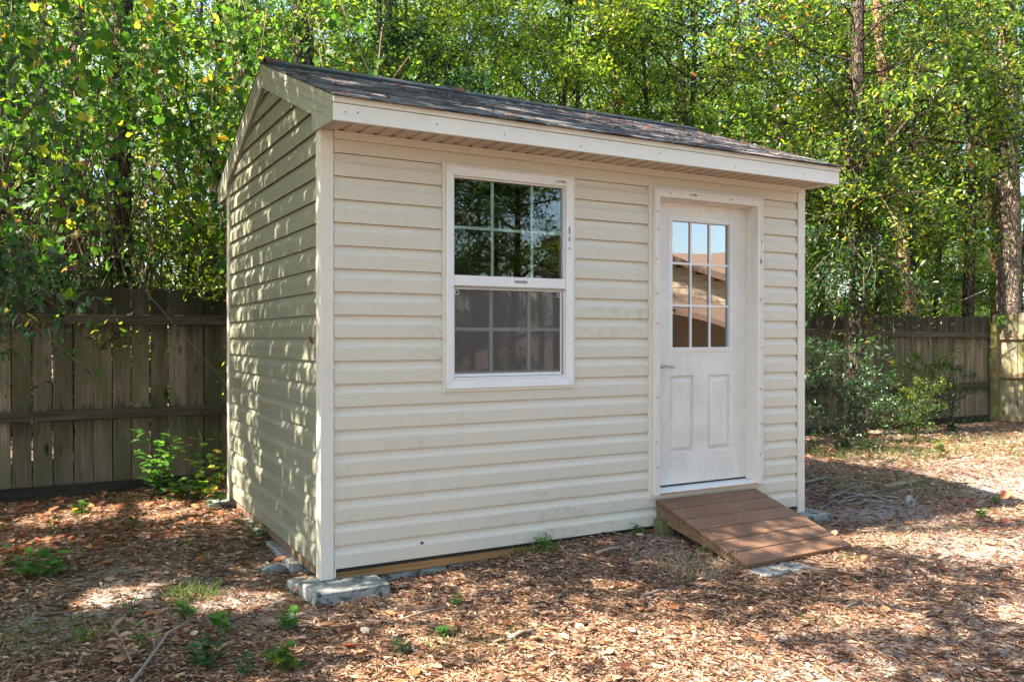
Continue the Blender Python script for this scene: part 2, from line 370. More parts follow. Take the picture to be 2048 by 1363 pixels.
ii = (np.arange(ny - 1)[:, None] * nx + np.arange(nx - 1)[None]).ravel()
Q = np.stack([ii, ii + 1, ii + 1 + nx, ii + nx], 1)
def np_mesh(name, V, F, mat, tint=None, smooth=False):
    me = bpy.data.meshes.new(name); k = F.shape[1]
    me.vertices.add(len(V)); me.vertices.foreach_set('co', np.ascontiguousarray(V, dtype=np.float32).ravel())
    me.loops.add(F.size); me.loops.foreach_set('vertex_index', np.ascontiguousarray(F, dtype=np.int32).ravel())
    me.polygons.add(len(F)); me.polygons.foreach_set('loop_start', np.arange(0, F.size, k, dtype=np.int32))
    me.update(calc_edges=True)
    if smooth: me.polygons.foreach_set('use_smooth', np.ones(len(F), bool))
    if tint is not None:
        at = me.attributes.new('tint', 'FLOAT', 'FACE'); at.data.foreach_set('value', np.ascontiguousarray(tint, dtype=np.float32))
    if mat: me.materials.append(mat)
    return me
SAND = [(-.85, .45, .55, .24), (-.45, .12, .42, .15), (-1.25, .12, .6, .2), (-1.0, .85, .35, .15), (1.7, -2.2, .9, .3), (2.6, -2.3, .8, .35), (4.5, -.05, .45, .2), (4.0, -1.2, .6, .25), (6.6, .0, .8, .35), (-.35, -.3, .30, .14), (1.0, -2.6, .8, .3)]
def sandy(x, y):
    s = 0
    for a, b, c, d in SAND: s = np.maximum(s, np.exp(-(((x - a) / c) ** 2 + ((y - b) / (d * 1.6)) ** 2)))
    return s
g = bpy.data.objects.new('ground', np_mesh('ground', V, Q, M['ground'], smooth=True)); link(g); tag(g, kind='structure')
at_ = g.data.attributes.new('sand', 'FLOAT', 'POINT'); at_.data.foreach_set('value', sandy(X, Y).ravel().astype(np.float32))

# ------------------------------------------------------------------ leaves
def unit(a): return a / np.maximum(np.linalg.norm(a, axis=-1, keepdims=True), 1e-9)
TPL = {
 'diamond': (np.array([(0,0,0),(.42,.5,.10),(1,0,-.06),(.42,-.5,.10)], float), np.array([(0,1,2),(0,2,3)])),
 'oval': (np.array([(0,0,0),(.28,.42,.07),(.68,.40,.06),(1,0,-.10),(.68,-.40,.06),(.28,-.42,.07),(.5,0,0)], float),
          np.array([(0,6,1),(1,6,2),(2,6,3),(3,6,4),(4,6,5),(5,6,0)])),
 'blade': (np.array([(0,.5,0),(0,-.5,0),(.5,.4,.1),(.5,-.4,.1),(1,0,-.1)], float), np.array([(0,1,3),(0,3,2),(2,3,4)])),
 'curl': (np.array([(0,0,.0),(.3,.45,.16),(.35,0,.02),(.3,-.45,.10),(.72,.36,.20),(.7,0,.06),(.72,-.36,.13),(1,0,.16)], float),
          np.array([(0,2,1),(0,3,2),(1,2,5),(1,5,4),(2,3,6),(2,6,5),(4,5,7),(5,6,7)])),
 'grape': (np.array([(.18,0,.02),(0,.16,.03),(.02,.42,-.02),(.36,.40,.03),(.42,.60,-.05),(.66,.36,.03),(.80,.36,-.05),(1.0,0,-.12),
           (.80,-.36,-.05),(.66,-.36,.03),(.42,-.60,-.05),(.36,-.40,.03),(.02,-.42,-.02),(0,-.16,.03)], float),
           np.array([(0,i,i+1) for i in range(1, 13)])[:, [0, 2, 1]]),
}
def leaf_arrays(P, D, N, L, Wd, kind, tint=None):
    n = len(P); T, F = TPL[kind]; D = unit(D); Sd = unit(np.cross(D, N)); N = np.cross(Sd, D)
    L = np.broadcast_to(L, (n,)); Wd = np.broadcast_to(Wd, (n,))
    V = P[:, None] + T[None, :, 0:1] * (L[:, None, None] * D[:, None]) + T[None, :, 1:2] * (Wd[:, None, None] * Sd[:, None]) + T[None, :, 2:3] * (L[:, None, None] * N[:, None])
    FF = (F[None] + (np.arange(n) * len(T))[:, None, None]).reshape(-1, 3)
    if tint is None: tint = rng.random(n)
    return V.reshape(-1, 3), FF, np.repeat(tint, len(F))
def rvec(n, s=1.0): return rng.normal(0, s, (n, 3))
def tree_meshes(name, H, base, rad, n_leaf, leaf, tr, nl=16, lean=(0, 0), bark='bark', lm='leaf', shape=.75, kind='diamond', open_=.35, seed=1, twigs=True):
    """trunk mesh with limbs, crown mesh of leaves spread along twigs; local origin at the foot"""
    rs = random.Random(seed); mb = MB()
    K = 9; P = []; RR = []
    for i in range(K):
        t = i / (K - 1)
        P.append(Vector((lean[0] * t * H + .10 * math.sin(2.3 * t * 3 + seed) * t * 2, lean[1] * t * H + .10 * math.cos(1.9 * t * 3 + seed) * t * 2, t * H * .95 - .1)))
        RR.append(tr * (1.25 if i == 0 else 1) * (1 - .82 * t))
    mb.tube(P, RR, 10, False)
    cl = []; 
    for i in range(nl):
        t = base / H + (1 - base / H) * (i + rs.random()) / nl * .97
        f = t * (K - 1); k = min(int(f), K - 2); p0 = P[k].lerp(P[k + 1], f - k)
        a = i * 2.4 + rs.uniform(-.4, .4)
        u = (t * H - base) / max(H - base, .1); prof = math.sin(math.pi * min(max(.12 + .80 * u, 0), 1)) ** shape
        ln = rad * prof * rs.uniform(.75, 1.15); up = rs.uniform(.05, .55) * (0.4 + .8 * u)
        d = Vector((math.cos(a), math.sin(a), up)).normalized(); pts = [p0]; r0 = tr * (1 - .8 * t) * .45
        n = 5
        for j in range(1, n + 1):
            d = (d + Vector((rs.uniform(-.3, .3), rs.uniform(-.3, .3), rs.uniform(-.16, .22)))).normalized()
            pts.append(pts[-1] + d * (ln / n))
        mb.tube(pts, [max(r0 * (1 - .85 * j / n), .006) for j in range(n + 1)], 5, False)
        for j in range(1, n + 1):
            for q in range(3 if j > 1 else 1):
                sd = (Vector((rs.uniform(-1, 1), rs.uniform(-1, 1), rs.uniform(-.35, .6)))).normalized()
                sl_ = ln * rs.uniform(.16, .38); a0 = pts[j]; a1 = a0 + sd * sl_ * .5; a2 = a1 + (sd + Vector((rs.uniform(-.5, .5), rs.uniform(-.5, .5), rs.uniform(-.5, .3)))).normalized() * sl_ * .6
                if twigs: mb.tube([a0, a1, a2], [max(r0 * .25, .006), .006, .003], 3, False)
                cl += [a1.lerp(a2, .4), a2, a1]
    C = np.array([tuple(c) for c in cl]); nc = len(C)
    wgt = rng.random(nc) ** 2.4 + .05; wgt /= wgt.sum(); idx = rng.choice(nc, n_leaf, p=wgt)
    sg = rad * .048 + .030
    Pn = C[idx] + rvec(n_leaf) * np.array([sg, sg, sg * .75])
    D = unit(rvec(n_leaf) + np.array([0, 0, -.25])); N = unit(rvec(n_leaf, .7) + np.array([0, 0, .8]))
    ct = rng.random(nc)[idx]; ti = np.clip(ct * .55 + rng.random(n_leaf) * .45 + (rng.random(n_leaf) > .985) * .4, 0, 1)
    Ls = leaf * rng.uniform(.5, 1.3, n_leaf)
    V, F, T = leaf_arrays(Pn, D, N, Ls, Ls * rng.uniform(.36, .55, n_leaf), kind, ti)
    tm = bpy.data.meshes.new(name + '_trunk'); tm.from_pydata([tuple(v) for v in mb.V], [], mb.F); tm.update()
    tm.polygons.foreach_set('use_smooth', [True] * len(tm.polygons)); tm.materials.append(M[bark])
    return tm, np_mesh(name + '_crown', V, F, M[lm], T), (Pn, D, N, Ls)
def place_tree(name, tm, cm, loc, rz=0, sc=1.0, **k):
    t = empty(name, (loc[0], loc[1], float(gz(loc[0], loc[1])) - .03), rz, **k)
    a = inst('trunk', tm, t, (0, 0, 0), scale=(sc, sc, sc)); b = inst('crown', cm, t, (0, 0, 0), scale=(sc, sc, sc)); b['kind'] = 'stuff'
    return t
# ------------------------------------------------------------------ garden shed
WX, DY, ZS, Z18, LAP = 3.734, 2.60, 2.444, .052, .127
RS, RIDGE = .38, 1.30                                  # roof slope, ridge line
def rake_z(y): return 3.010 - RS * abs(y - RIDGE)      # underside of the rake boards
shed = empty('garden_shed', (0, 0, 0), label='small beige vinyl sided shed with a gabled shingle roof, one window and a white door', cat='shed')
WIN = (.724, 1.646, 1.003, 2.346); DOOR = (2.245, 3.290, .238, 2.350)
# dark wall core with openings
mb = MB()
for x0, x1, z0, z1 in ((.02, WIN[0] + .03, .05, 2.44), (WIN[1] - .03, DOOR[0] + .04, .05, 2.44), (DOOR[1] - .04, WX - .02, .05, 2.44)):
    mb.box(x0, .020, z0, x1, .11, z1)
mb.box(WIN[0] + .03, .020, .05, WIN[1] - .03, .11, WIN[2] + .03); mb.box(WIN[0] + .03, .020, WIN[3] - .03, WIN[1] - .03, .11, 2.44)
mb.box(DOOR[0] + .04, .020, .05, DOOR[1] - .04, .11, .25); mb.box(DOOR[0] + .04, .020, DOOR[3] - .03, DOOR[1] - .04, .11, 2.44)
mb.obj('wall_core', M['osb'], shed)
for x0 in (.022, WX - .11):
    mb = MB(); A = [(x0, .11, .05), (x0, DY - .11, .05), (x0, DY - .11, 2.5), (x0, RIDGE, 2.98), (x0, .11, 2.5)]
    mb.prism(A, [(x0 + .02, b, c) for a, b, c in A]); mb.obj('gable_sheathing', M['osb'], shed)
box('rear_sheathing', M['osb'], shed, .045, DY - .13, .05, WX - .115, DY - .11, 2.44)
box('floor_deck', M['osb'], shed, .05, .112, .10, WX - .12, DY - .14, .12)
studm = MB().box(-.019, -.09, 0, .019, 0, 2.30).obj('stud', M['stud'], shed, loc=(.45, DY - .132, .125))
for i in range(1, 8): inst('stud', studm.data, shed, (.45 + i * .406, DY - .132, .125))
for i in range(5): inst('stud', studm.data, shed, (WX - .115, .45 + i * .406, .125), (0, 0, R(-90)))
# lap siding: one board per course and stretch of wall
PROF = [(0, .004), (-.0195, .000), (-.0195, .008), (-.0188, .070), (-.0150, .077), (-.0080, .092), (-.0035, .108), (-.0015, .1275), (0, .1275)]
def front_board(x0, x1, z, h=LAP, mat='siding', y0=.0195, flip=1, lo=0.0):
    raw = PROF[1:-1]                                   # outer line of the course, bottom to top
    def at(c):
        for (o0, c0), (o1, c1) in zip(raw, raw[1:]):
            if c0 <= c <= c1: return o0 + (o1 - o0) * (c - c0) / (c1 - c0)
        return raw[-1][0]
    top = min(h, .1275)
    mid = [(at(lo), lo)] + [(o, c) for o, c in raw if lo + .001 < c < top - .001] + [(at(top), top)]
    pr = [(0, lo + (.004 if lo == 0 else 0))] + mid + [(0, top)]
    A = [(x0, y0 + o * flip, z + c) for o, c in pr]; B = [(x1, a[1], a[2]) for a in A]
    return MB().prism(A, B).obj('siding_board', M[mat], shed)
xl, xr = .074, WX - .074
for k in range(0, 19):
    z = Z18 + (18 - k) * LAP; h = min(LAP, ZS - z + .004)
    z1 = z + h
    cuts = []
    if z1 > WIN[2] + .01 and z < WIN[3] - .01: cuts.append((WIN[0] - .001, WIN[1] + .001))
    if z1 > DOOR[2] + .01 and z < DOOR[3] - .01: cuts.append((DOOR[0] - .001, DOOR[1] + .001))
    a = xl
    segs = []
    for c0, c1 in cuts: segs.append((a, c0)); a = c1
    segs.append((a, xr))
    for s0, s1 in segs: front_board(s0, s1, z, h)
    for o in (WIN, DOOR):
        if z + .004 < o[2] + .002 < z1 and z1 > o[2] + .01: front_board(o[0] - .001, o[1] + .001, z, o[2] + .002 - z)
        if z < o[3] - .01 and o[3] - .002 < z1 - .004: front_board(o[0] - .001, o[1] + .001, z, h, lo=o[3] - .002 - z)
# a filler where the courses meet the top of the openings
XG = .0215
for side, x0, sgn in (('l', XG, 1), ('r', WX - XG, -1)):
    for k in range(-5, 19):
        z = Z18 + (18 - k) * LAP
        def yr(zz):
            zz = zz + .02
            if zz < 2.50: return (.088, DY - .075)
            d = (3.028 - zz) / RS
            return (RIDGE - d, RIDGE + d)
        prf = [q for q in PROF]
        A = []; B = []
        zt = min(z + LAP, 3.0)
        if z > 2.99: continue
        for o, c in prf:
            zz = min(z + c, 3.005); lo, hi = yr(zz); lo = max(lo, .088 if zz < 2.46 else -.1); 
            if zz >= 2.46: lo, hi = max(lo, .095), min(hi, DY - .09)
            A.append((x0 + o * sgn, lo, zz)); B.append((x0 + o * sgn, hi, zz))
        MB().prism(A, B).obj('siding_board', M['siding_mossy_shaded' if sgn == 1 else 'siding'], shed)
for k in range(19):
    z = Z18 + (18 - k) * LAP
    front_board(.076, WX - .076, z, LAP, 'siding', DY - .0195, -1)
# corner posts (L shaped)
for cx, cy, sx, sy, mat in ((0, 0, 1, 1, 'trim'), (WX, 0, -1, 1, 'trim'), (0, DY, 1, -1, 'trim'), (WX, DY, -1, -1, 'trim')):
    w, w2, t = .0745, .084, .022
    L = [(0, 0), (w, 0), (w, .0035), (w - .004, t), (t, t), (t, w2 - .004), (.0035, w2), (0, w2)]
    A = [(cx + sx * (x - .004), cy + sy * (y - .004), 0.0 if cy == 0 else .02) for x, y in L]
    MB().prism(A, [(a, b, ZS + .0105) for a, b, c in A]).obj('corner_post', M[mat], shed, bevel=.0018)
MB().box(-.0, .081, .0, .012, .092, ZS).obj('corner_lip', M['siding_mossy_shaded'], shed)
box('corner_clip', M['trim'], shed, .0745, .0, .004, .083, .014, .052)
# soffit: ribbed perforated panels, frieze trim beneath them
zsf = ZS + .012
for i in range(38):
    x0 = -.002 + i * .0985; x1 = x0 + .0985; yf, yb = -.272, -.004
    pr = [(x0 + .0285, 0), (x1 - .002, 0), (x1, .008), (x1, .014), (x0, .014), (x0, .008), (x0 + .0245, .008)]
    if i == 0:
        sm = MB().prism([(a, yf, zsf + b) for a, b in pr], [(a, yb, zsf + b) for a, b in pr]).obj('soffit_panel', M['soffit'], shed)
    else: inst('soffit_panel', sm.data, shed, (i * .0985, 0, 0))
mb = MB(); mb.box(.072, -.010, ZS - .030, WX - .072, .004, ZS + .006); mb.box(.072, -.016, ZS + .002, WX - .072, .004, ZS + .0115)
mb.obj('frieze_trim', M['trim'], shed, bevel=.0015)
box('rear_soffit', M['soffit'], shed, .0, DY, ZS + .01, WX, DY + .272, ZS + .024)
# fascia boards with drip edge
X0, X1 = -.018, WX + .036
for s, y0, y1 in ((1, -.290, -.272), (-1, DY + .272, DY + .290)):
    box('fascia_board', M['fascia'], shed, X0, y0, ZS - .006, X1, y1, 2.528, bevel=.0015)
    box('fascia_seam', M['dark'], shed, X0 + .002, y0 + (.002 if s == 1 else .004), 2.528, X1 - .002, y1 - .004, 2.5305)
    ya, yb_ = (y0 - .007, y1) if s == 1 else (y0, y1 + .007)
    for xa, xb in ((X0 - .003, 1.62), (1.6215, X1 + .003)):
        box('drip_edge', M['fascia'], shed, xa, ya, 2.5305, xb, yb_, 2.562, bevel=.0015)
nh = MB().prism([(.0045 * math.cos(q * 1.05), 0, .0045 * math.sin(q * 1.05)) for q in range(6)], [(.0045 * math.cos(q * 1.05), .003, .0045 * math.sin(q * 1.05)) for q in range(6)]).obj('nail_head', M['screw'], shed, loc=(.045, -.2915, 2.485))
for x, z in ((.11, 2.49), (.56, 2.485), (.98, 2.478), (1.5, 2.47), (2.1, 2.49), (2.75, 2.47), (3.4, 2.48)): inst('nail_head', nh.data, shed, (x, -.2915, z))
# rake boards, return boxes, rake soffit on both gables
for sgn, xa in ((1, -.018), (-1, WX + .018)):
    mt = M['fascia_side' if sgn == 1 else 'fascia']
    xi = xa + sgn * .016; xw = xa + sgn * .034
    for yd in (-1, 1):
        yc = lambda d: RIDGE + yd * d
        for nm, lo, hi, off in (('rake_board', 0.0, .078, 0), ('rake_board', .080, .122, -.003), ('rake_drip_edge', .124, .158, -.007)):
            d1 = 1.213 if nm == 'rake_board' else 1.589
            A = [(xa + sgn * off, yc(0), 3.010 + lo), (xa + sgn * off, yc(d1), 3.010 - RS * d1 + lo), (xa + sgn * off, yc(d1), 3.010 - RS * d1 + hi), (xa + sgn * off, yc(0), 3.010 + hi)]
            MB().prism(A, [(xi, b, c) for a, b, c in A]).obj(nm, mt, shed)
        A = [(xi, yc(0), 3.0105), (xi, yc(1.21), 3.0105 - RS * 1.21), (xi, yc(1.21), 3.0105 - RS * 1.21 + .012), (xi, yc(0), 3.0225)]
        MB().prism(A, [(xw, b, c) for a, b, c in A]).obj('rake_soffit', mt, shed)
        # boxed return at the eave
        o = -.004
        yo = yc(1.5715)
        A = [(xa + sgn * o, yc(1.2135), ZS + .008), (xa + sgn * o, yo, ZS - .006), (xa + sgn * o, yo, 3.010 - RS * 1.5715 + .122), (xa + sgn * o, yc(1.2135), 3.010 - RS * 1.2135 + .122)]
        MB().prism(A, [(xa + sgn * .034, b, c) for a, b, c in A]).obj('eave_return', mt, shed)
        for dz in (.075, .035):
            d0, d1 = 1.23, 1.570
            A = [(xa + sgn * (o - .0012), yc(d0), 3.010 - RS * d0 + dz), (xa + sgn * (o - .0012), yc(d1), 3.010 - RS * d1 + dz + .0), (xa + sgn * (o - .0012), yc(d1), 3.010 - RS * d1 + dz + .0035), (xa + sgn * (o - .0012), yc(d0), 3.010 - RS * d0 + dz + .0035)]
            MB().prism(A, [(xa + sgn * (o + .002), b, c) for a, b, c in A]).obj('return_crease', M['fascia_side'] if 0 else M['siding_mossy_shaded'], shed)
# roof deck and shingles
TH = math.atan(RS); zt0 = 3.010 + .158 + .003
for yd in (-1, 1):
    A = []
    for d, dz in ((0, 0), (1.575, 0), (1.575, -.02), (0, -.02)):
        A.append((X0 + .012, RIDGE + yd * d, zt0 - RS * d + dz))
    MB().prism(A, [(X1 - .012, b, c) for a, b, c in A]).obj('roof_deck', M['dark'], shed)
shv = []
for q in range(4):
    rs = random.Random(q); n = 5
    top = [(0, 0), (.158, 0)]
    mb = MB(); w = .158
    # slightly ragged lower edge
    low = [(-w + 2 * w * i / n, -.150 + rs.uniform(-.004, .004)) for i in range(n + 1)]
    V = [(a, b, .0015 + .0065) for a, b in low] + [(w, .05, .0055), (-w, .05, .0055)]
    V2 = [(a, b, 0) for a, b in low] + [(w, .05, 0), (-w, .05, 0)]
    mb.prism([Vector(v) for v in V2], [Vector(v) for v in V]); o = mb.obj('shingle', M['shingle'], shed); shv.append(o)
first = list(shv); rs = random.Random(5); ncourse = 13; used = 0
step = 1.700 / ncourse
for c in range(ncourse):
    s = .150 + c * step - .012                       # distance up the slope from the drip edge
    x = X0 - .012 - (c % 3) * .11
    while x < X1 + .01:
        a, b = max(x, X0 - .014), min(x + .318, X1 + .014)
        if b - a > .03:
            d = 1.612 - s * math.cos(TH); y = RIDGE - d; z = zt0 - RS * d + .001
            tilt = TH + rs.uniform(-.006, .010)
            loc = ((a + b) / 2, y, z + .002); rot = (tilt, rs.uniform(-.004, .004), rs.uniform(-.006, .006)); sc = ((b - a - .003) / .316, 1, 1)
            if used < 4: o = first[used]; o.location = loc; o.rotation_euler = rot; o.scale = sc; used += 1
            else: inst('shingle', rs.choice(shv).data, shed, loc, rot, sc)
        x += .318
mb = MB()
for c in range(ncourse):
    s = .15 + c * step; d = 1.612 - s * math.cos(TH)
    for j in range(12):
        xa = X0 - .01 + j * .318; xb = min(xa + .315, X1 + .012)
        d2 = d + .14 * math.cos(TH); d1 = max(d - .05, .0)
        A = [(xa, RIDGE + d1, zt0 - RS * d1 + .002), (xa, RIDGE + d2, zt0 - RS * d2 + .002), (xa, RIDGE + d2, zt0 - RS * d2 + .010), (xa, RIDGE + d1, zt0 - RS * d1 + .007)]
        mb.prism(A, [(xb, b, c_) for a_, b, c_ in A])
o = mb.obj('rear_shingle_courses', M['shingle'], shed); o['kind'] = 'stuff'
# ridge vent in three lengths, a red-brown cap at each joint
for xa, xb in ((.012, 1.372), (1.380, 2.62), (2.628, 3.742)):
    h = .030 if xa < .1 else (.024 if xa < 2 else .027)
    T = [(-.125, -.0475 + .008), (-.125, -.0475 + .008 + h * .8), (0, h + .012), (.125, -.0475 + .008 + h * .8), (.125, -.0475 + .008), (0, .009)]
    MB().prism([(xa, RIDGE + a, zt0 + b) for a, b in T], [(xb, RIDGE + a, zt0 + b) for a, b in T]).obj('ridge_vent', M['vent'], shed, bevel=.003)
for xa in (-.004, 1.365):
    T = [(-.10, -.010), (-.10, .000), (0, .0505), (.10, .000), (.10, -.010), (0, .0455)]
    MB().prism([(xa, RIDGE + a, zt0 + b) for a, b in T], [(xa + .10, RIDGE + a, zt0 + b) for a, b in T]).obj('ridge_cap', M['capred'], shed)
# ---------------- window
def ring(mb, x0, x1, z0, z1, w, ya, yb, wb=None, wt=None):
    wb = w if wb is None else wb; wt = w if wt is None else wt
    mb.box(x0, ya, z0, x0 + w, yb, z1); mb.box(x1 - w, ya, z0, x1, yb, z1)
    mb.box(x0 + w, ya, z1 - wt, x1 - w, yb, z1); mb.box(x0 + w, ya, z0, x1 - w, yb, z0 + wb)
def mitred(mb, x0, x1, z0, z1, w, ya, yb, yi=None):
    yi = ya if yi is None else yi
    O = [(x0, z0), (x1, z0), (x1, z1), (x0, z1)]; I = [(x0 + w, z0 + w), (x1 - w, z0 + w), (x1 - w, z1 - w), (x0 + w, z1 - w)]
    for i in range(4):
        j = (i + 1) % 4; e = .0004
        A = [(O[i][0], ya, O[i][1]), (O[j][0], ya, O[j][1]), (I[j][0], yi, I[j][1]), (I[i][0], yi, I[i][1])]
        mb.prism(A, [(a, yb, c) for a, b, c in A])
mb = MB(); ring(mb, WIN[0], WIN[1], WIN[2], WIN[3], .0175, -.010, .018); tr = mb.obj('window_trim', M['trim'], shed, bevel=.0015)
mb = MB(); x0, x1, z0, z1 = WIN[0] + .018, WIN[1] - .018, WIN[2] + .018, WIN[3] - .018
mitred(mb, x0, x1, z0, z1, .050, -.020, .06, -.014)
ring(mb, x0 + .0505, x1 - .0505, z0 + .0505, z1 - .0505, .010, .002, .06)
mb.box(x0 + .051, -.012, z0 + .0505, x1 - .051, .0, z0 + .066)
wf = mb.obj('window', M['white'], shed); fix(wf.data, .0015)
gx0, gx1 = x0 + .061, x1 - .061                       # visible glass width
box('meeting_rail', M['white'], wf, x0 + .0508, -.009, 1.630, x1 - .0508, .05, 1.692, bevel=.002)
box('rail_lip', M['metal'], wf, gx0 - .008, -.006, 1.620, gx1 + .008, .0, 1.6285)
box('pane', M['glass'], wf, gx0, .020, 1.692, gx1, .023, z1 - .0605, label='upper sash pane reflecting trees')
box('pane', M['glass_low'], wf, gx0, .050, z0 + .07, gx1, .053, 1.628)
for xx in (1.0685, 1.3475): box('window_bar', M['bar'], wf, xx - .009, .0245, 1.693, xx + .009, .033, z1 - .061)
for a, b in ((gx0, 1.0593), (1.0777, 1.3383), (1.3567, gx1)): box('window_bar', M['bar'], wf, a, .025, 1.970, b, .0325, 1.988)
box('lower_sash', M['white'], wf, gx0, .030, z0 + .0665, gx1, .075, z0 + .098, bevel=.002)
for xx in (1.069, 1.335): box('window_bar', M['bar'], wf, xx - .010, .040, z0 + .098, xx + .010, .049, 1.629)
for a, b in ((gx0, 1.0588), (1.0792, 1.3248), (1.3452, gx1)): box('window_bar', M['bar'], wf, a, .041, 1.363, b, .0485, 1.383)
mb = MB(); ring(mb, gx0 - .006, gx1 - .012, z0 + .068, 1.619, .009, .006, .014, .018); mb.obj('screen_frame', M['white'], wf)
box('insect_screen', M['screen'], wf, gx0 + .003, .009, z0 + .086, gx1 - .021, .0095, 1.610, label='grey insect screen over the lower sash')
box('screen_channel', M['metal'], wf, gx1 - .0105, .004, z0 + .068, gx1 - .002, .03, 1.619)
for xx in (gx0 + .006, gx1 - .048):
    mb = MB(); ring(mb, xx, xx + .024, 1.578, 1.602, .0022, .0045, .006); mb.obj('screen_tab', M['white'], wf)
for xx in (.985, 1.375):
    mb = MB(); mb.box(xx, .026, 1.694, xx + .052, .05, 1.703); mb.box(xx + .012, .028, 1.703, xx + .038, .046, 1.712); mb.obj('sash_lock', M['bar'], wf, bevel=.002)
for i in range(4): box('sticker_residue', M['sticker'], wf, 1.498 + i * .021, -.0185, 2.296 + (i % 2) * .002, 1.514 + i * .021 + (i == 2) * .004, -.0172, 2.306 + (i % 3) * .003)
box('sticker_residue', M['sticker'], wf, 1.204, -.0098, 1.655, 1.296, -.009, 1.672)
for zz, hh in ((1.975, .05), (1.93, .03), (1.88, .012)): box('sticker_residue', M['sticker'], wf, 1.594, -.0185, zz, 1.606, -.0165, zz + hh)
# ---------------- door
mb = MB(); ring(mb, DOOR[0], DOOR[1], DOOR[2], DOOR[3], .020, -.012, .018); mb.obj('door_trim', M['trim'], shed, bevel=.0015)
mb = MB(); x0, x1, z0, z1 = DOOR[0] + .0205, DOOR[1] - .0205, .258, DOOR[3] - .0205
mb.box(x0, -.036, z0, x0 + .052, .10, z1); mb.box(x1 - .052, -.036, z0, x1, .10, z1); mb.box(x0 + .052, -.036, z1 - .056, x1 - .052, .10, z1)
mb.box(x0 + .004, -.042, z0 + .002, x0 + .018, -.036, z1 - .004); mb.box(x1 - .018, -.042, z0 + .002, x1 - .004, -.036, z1 - .004); mb.box(x0 + .018, -.042, z1 - .018, x1 - .018, -.036, z1 - .004)
df = mb.obj('door_frame', M['white_wood'], shed); fix(df.data, .002)
jx0, jx1, jz1 = x0 + .052, x1 - .052, z1 - .056
mb = MB(); mb.box(jx0, .040, .29, jx0 + .010, .078, jz1); mb.box(jx1 - .010, .040, .29, jx1, .078, jz1); mb.box(jx0 + .01, .040, jz1 - .010, jx1 - .01, .078, jz1)
mb.obj('door_stop', M['white_wood'], df)
A = [(jx0, -.034, .262), (jx0, .10, .262), (jx0, .10, .288), (jx0, .03, .286), (jx0, -.034, .272)]
MB().prism(A, [(jx1, b, c) for a, b, c in A]).obj('threshold', M['white'], df)
box('sill_nosing', M['metal'], df, jx0, -.038, .262, jx1, -.0345, .272)
for x, z in ((x0 + .02, 2.17), (x0 + .03, 2.05), (x0 + .012, 1.85), (x0 + .025, 1.62), (x0 + .02, 1.42), (x0 + .03, .92), (x0 + .015, .62), (x0 + .028, .45), (x1 - .02, 2.02), (x1 - .03, 1.60), (x1 - .015, 1.25), (x1 - .03, .95), (x1 - .02, .7), (x1 - .035, .48), (2.62, 2.305), (2.95, 2.30), (2.40, 2.300), (2.36, 2.315)):
    inst('nail_head', nh.data, df, (x, -.0445, z), scale=(1.1, 1, 1.1))
box('paint_chip', M['screw'], df, 2.575, -.0375, 2.300, 2.640, -.0360, 2.306); box('paint_chip', M['screw'], df, x1 - .030, -.0375, 1.86, x1 - .018, -.0360, 1.89)
sx0, sx1, sz0, sz1 = jx0 + .003, jx1 - .003, .300, jz1 - .003
ya, yb = .080, .118
GX0, GX1, GZ0, GZ1 = 2.478, 3.076, 1.220, 2.170
PN = ((2.490, 2.716, .512, 1.058), (2.842, 3.066, .512, 1.058))
mb = MB(); mb.box(sx0, ya, GZ1 - .02, sx1, yb, sz1); mb.box(sx0, ya, PN[0][3], sx1, yb, GZ0 + .02)
mb.box(sx0, ya, GZ0 + .02, GX0 + .02, yb, GZ1 - .02); mb.box(GX1 - .02, ya, GZ0 + .02, sx1, yb, GZ1 - .02)
mb.box(sx0, ya, sz0, sx1, yb, PN[0][2]); mb.box(sx0, ya, PN[0][2], PN[0][0], yb, PN[0][3]); mb.box(PN[0][1], ya, PN[0][2], PN[1][0], yb, PN[0][3]); mb.box(PN[1][1], ya, PN[0][2], sx1, yb, PN[0][3])
door = mb.obj('door', M['door'], shed)
for a, b, c, d in PN:
    V = []; F = []
    for ins, yy in ((0, ya), (.006, ya + .003), (.009, ya + .016), (.022, ya + .016), (.028, ya + .008), (.046, ya + .001)):
        V += [(a + ins, yy, c + ins), (b - ins, yy, c + ins), (b - ins, yy, d - ins), (a + ins, yy, d - ins)]
    for r_ in range(5):
        for q in range(4): F.append((r_ * 4 + q, r_ * 4 + (q + 1) % 4, r_ * 4 + 4 + (q + 1) % 4, r_ * 4 + 4 + q))
    F.append((20, 21, 22, 23)); mesh_obj('raised_panel', V, F, M['door'], door)
mb = MB(); mitred(mb, GX0, GX1, GZ0, GZ1, .030, ya - .004, ya + .02, ya - .012); mitred(mb, GX0 + .0302, GX1 - .0302, GZ0 + .0302, GZ1 - .0302, .004, ya - .006, ya + .02)
mb.obj('glass_frame', M['white'], door)
box('pane', M['door_glass'], door, GX0 + .032, ya + .014, GZ0 + .032, GX1 - .032, ya + .017, GZ1 - .032, label='door light reflecting the neighbouring house')
gw = (GX1 - GX0 - .068) / 3; gh = (GZ1 - GZ0 - .068) / 3
for i in (1, 2):
    xx = GX0 + .034 + gw * i; box('muntin', M['white'], door, xx - .007, ya + .004, GZ0 + .034, xx + .007, ya + .013, GZ1 - .034)
for j in (1, 2):
    zz = GZ0 + .034 + gh * j
    for i in range(3): box('muntin', M['white'], door, GX0 + .034 + gw * i + (.0072 if i else 0), ya + .0045, zz - .007, GX0 + .034 + gw * (i + 1) - (.0072 if i < 2 else 0), ya + .0128, zz + .007)
box('door_gap', M['dark'], shed, jx0, .084, .288, jx1, .116, .299)
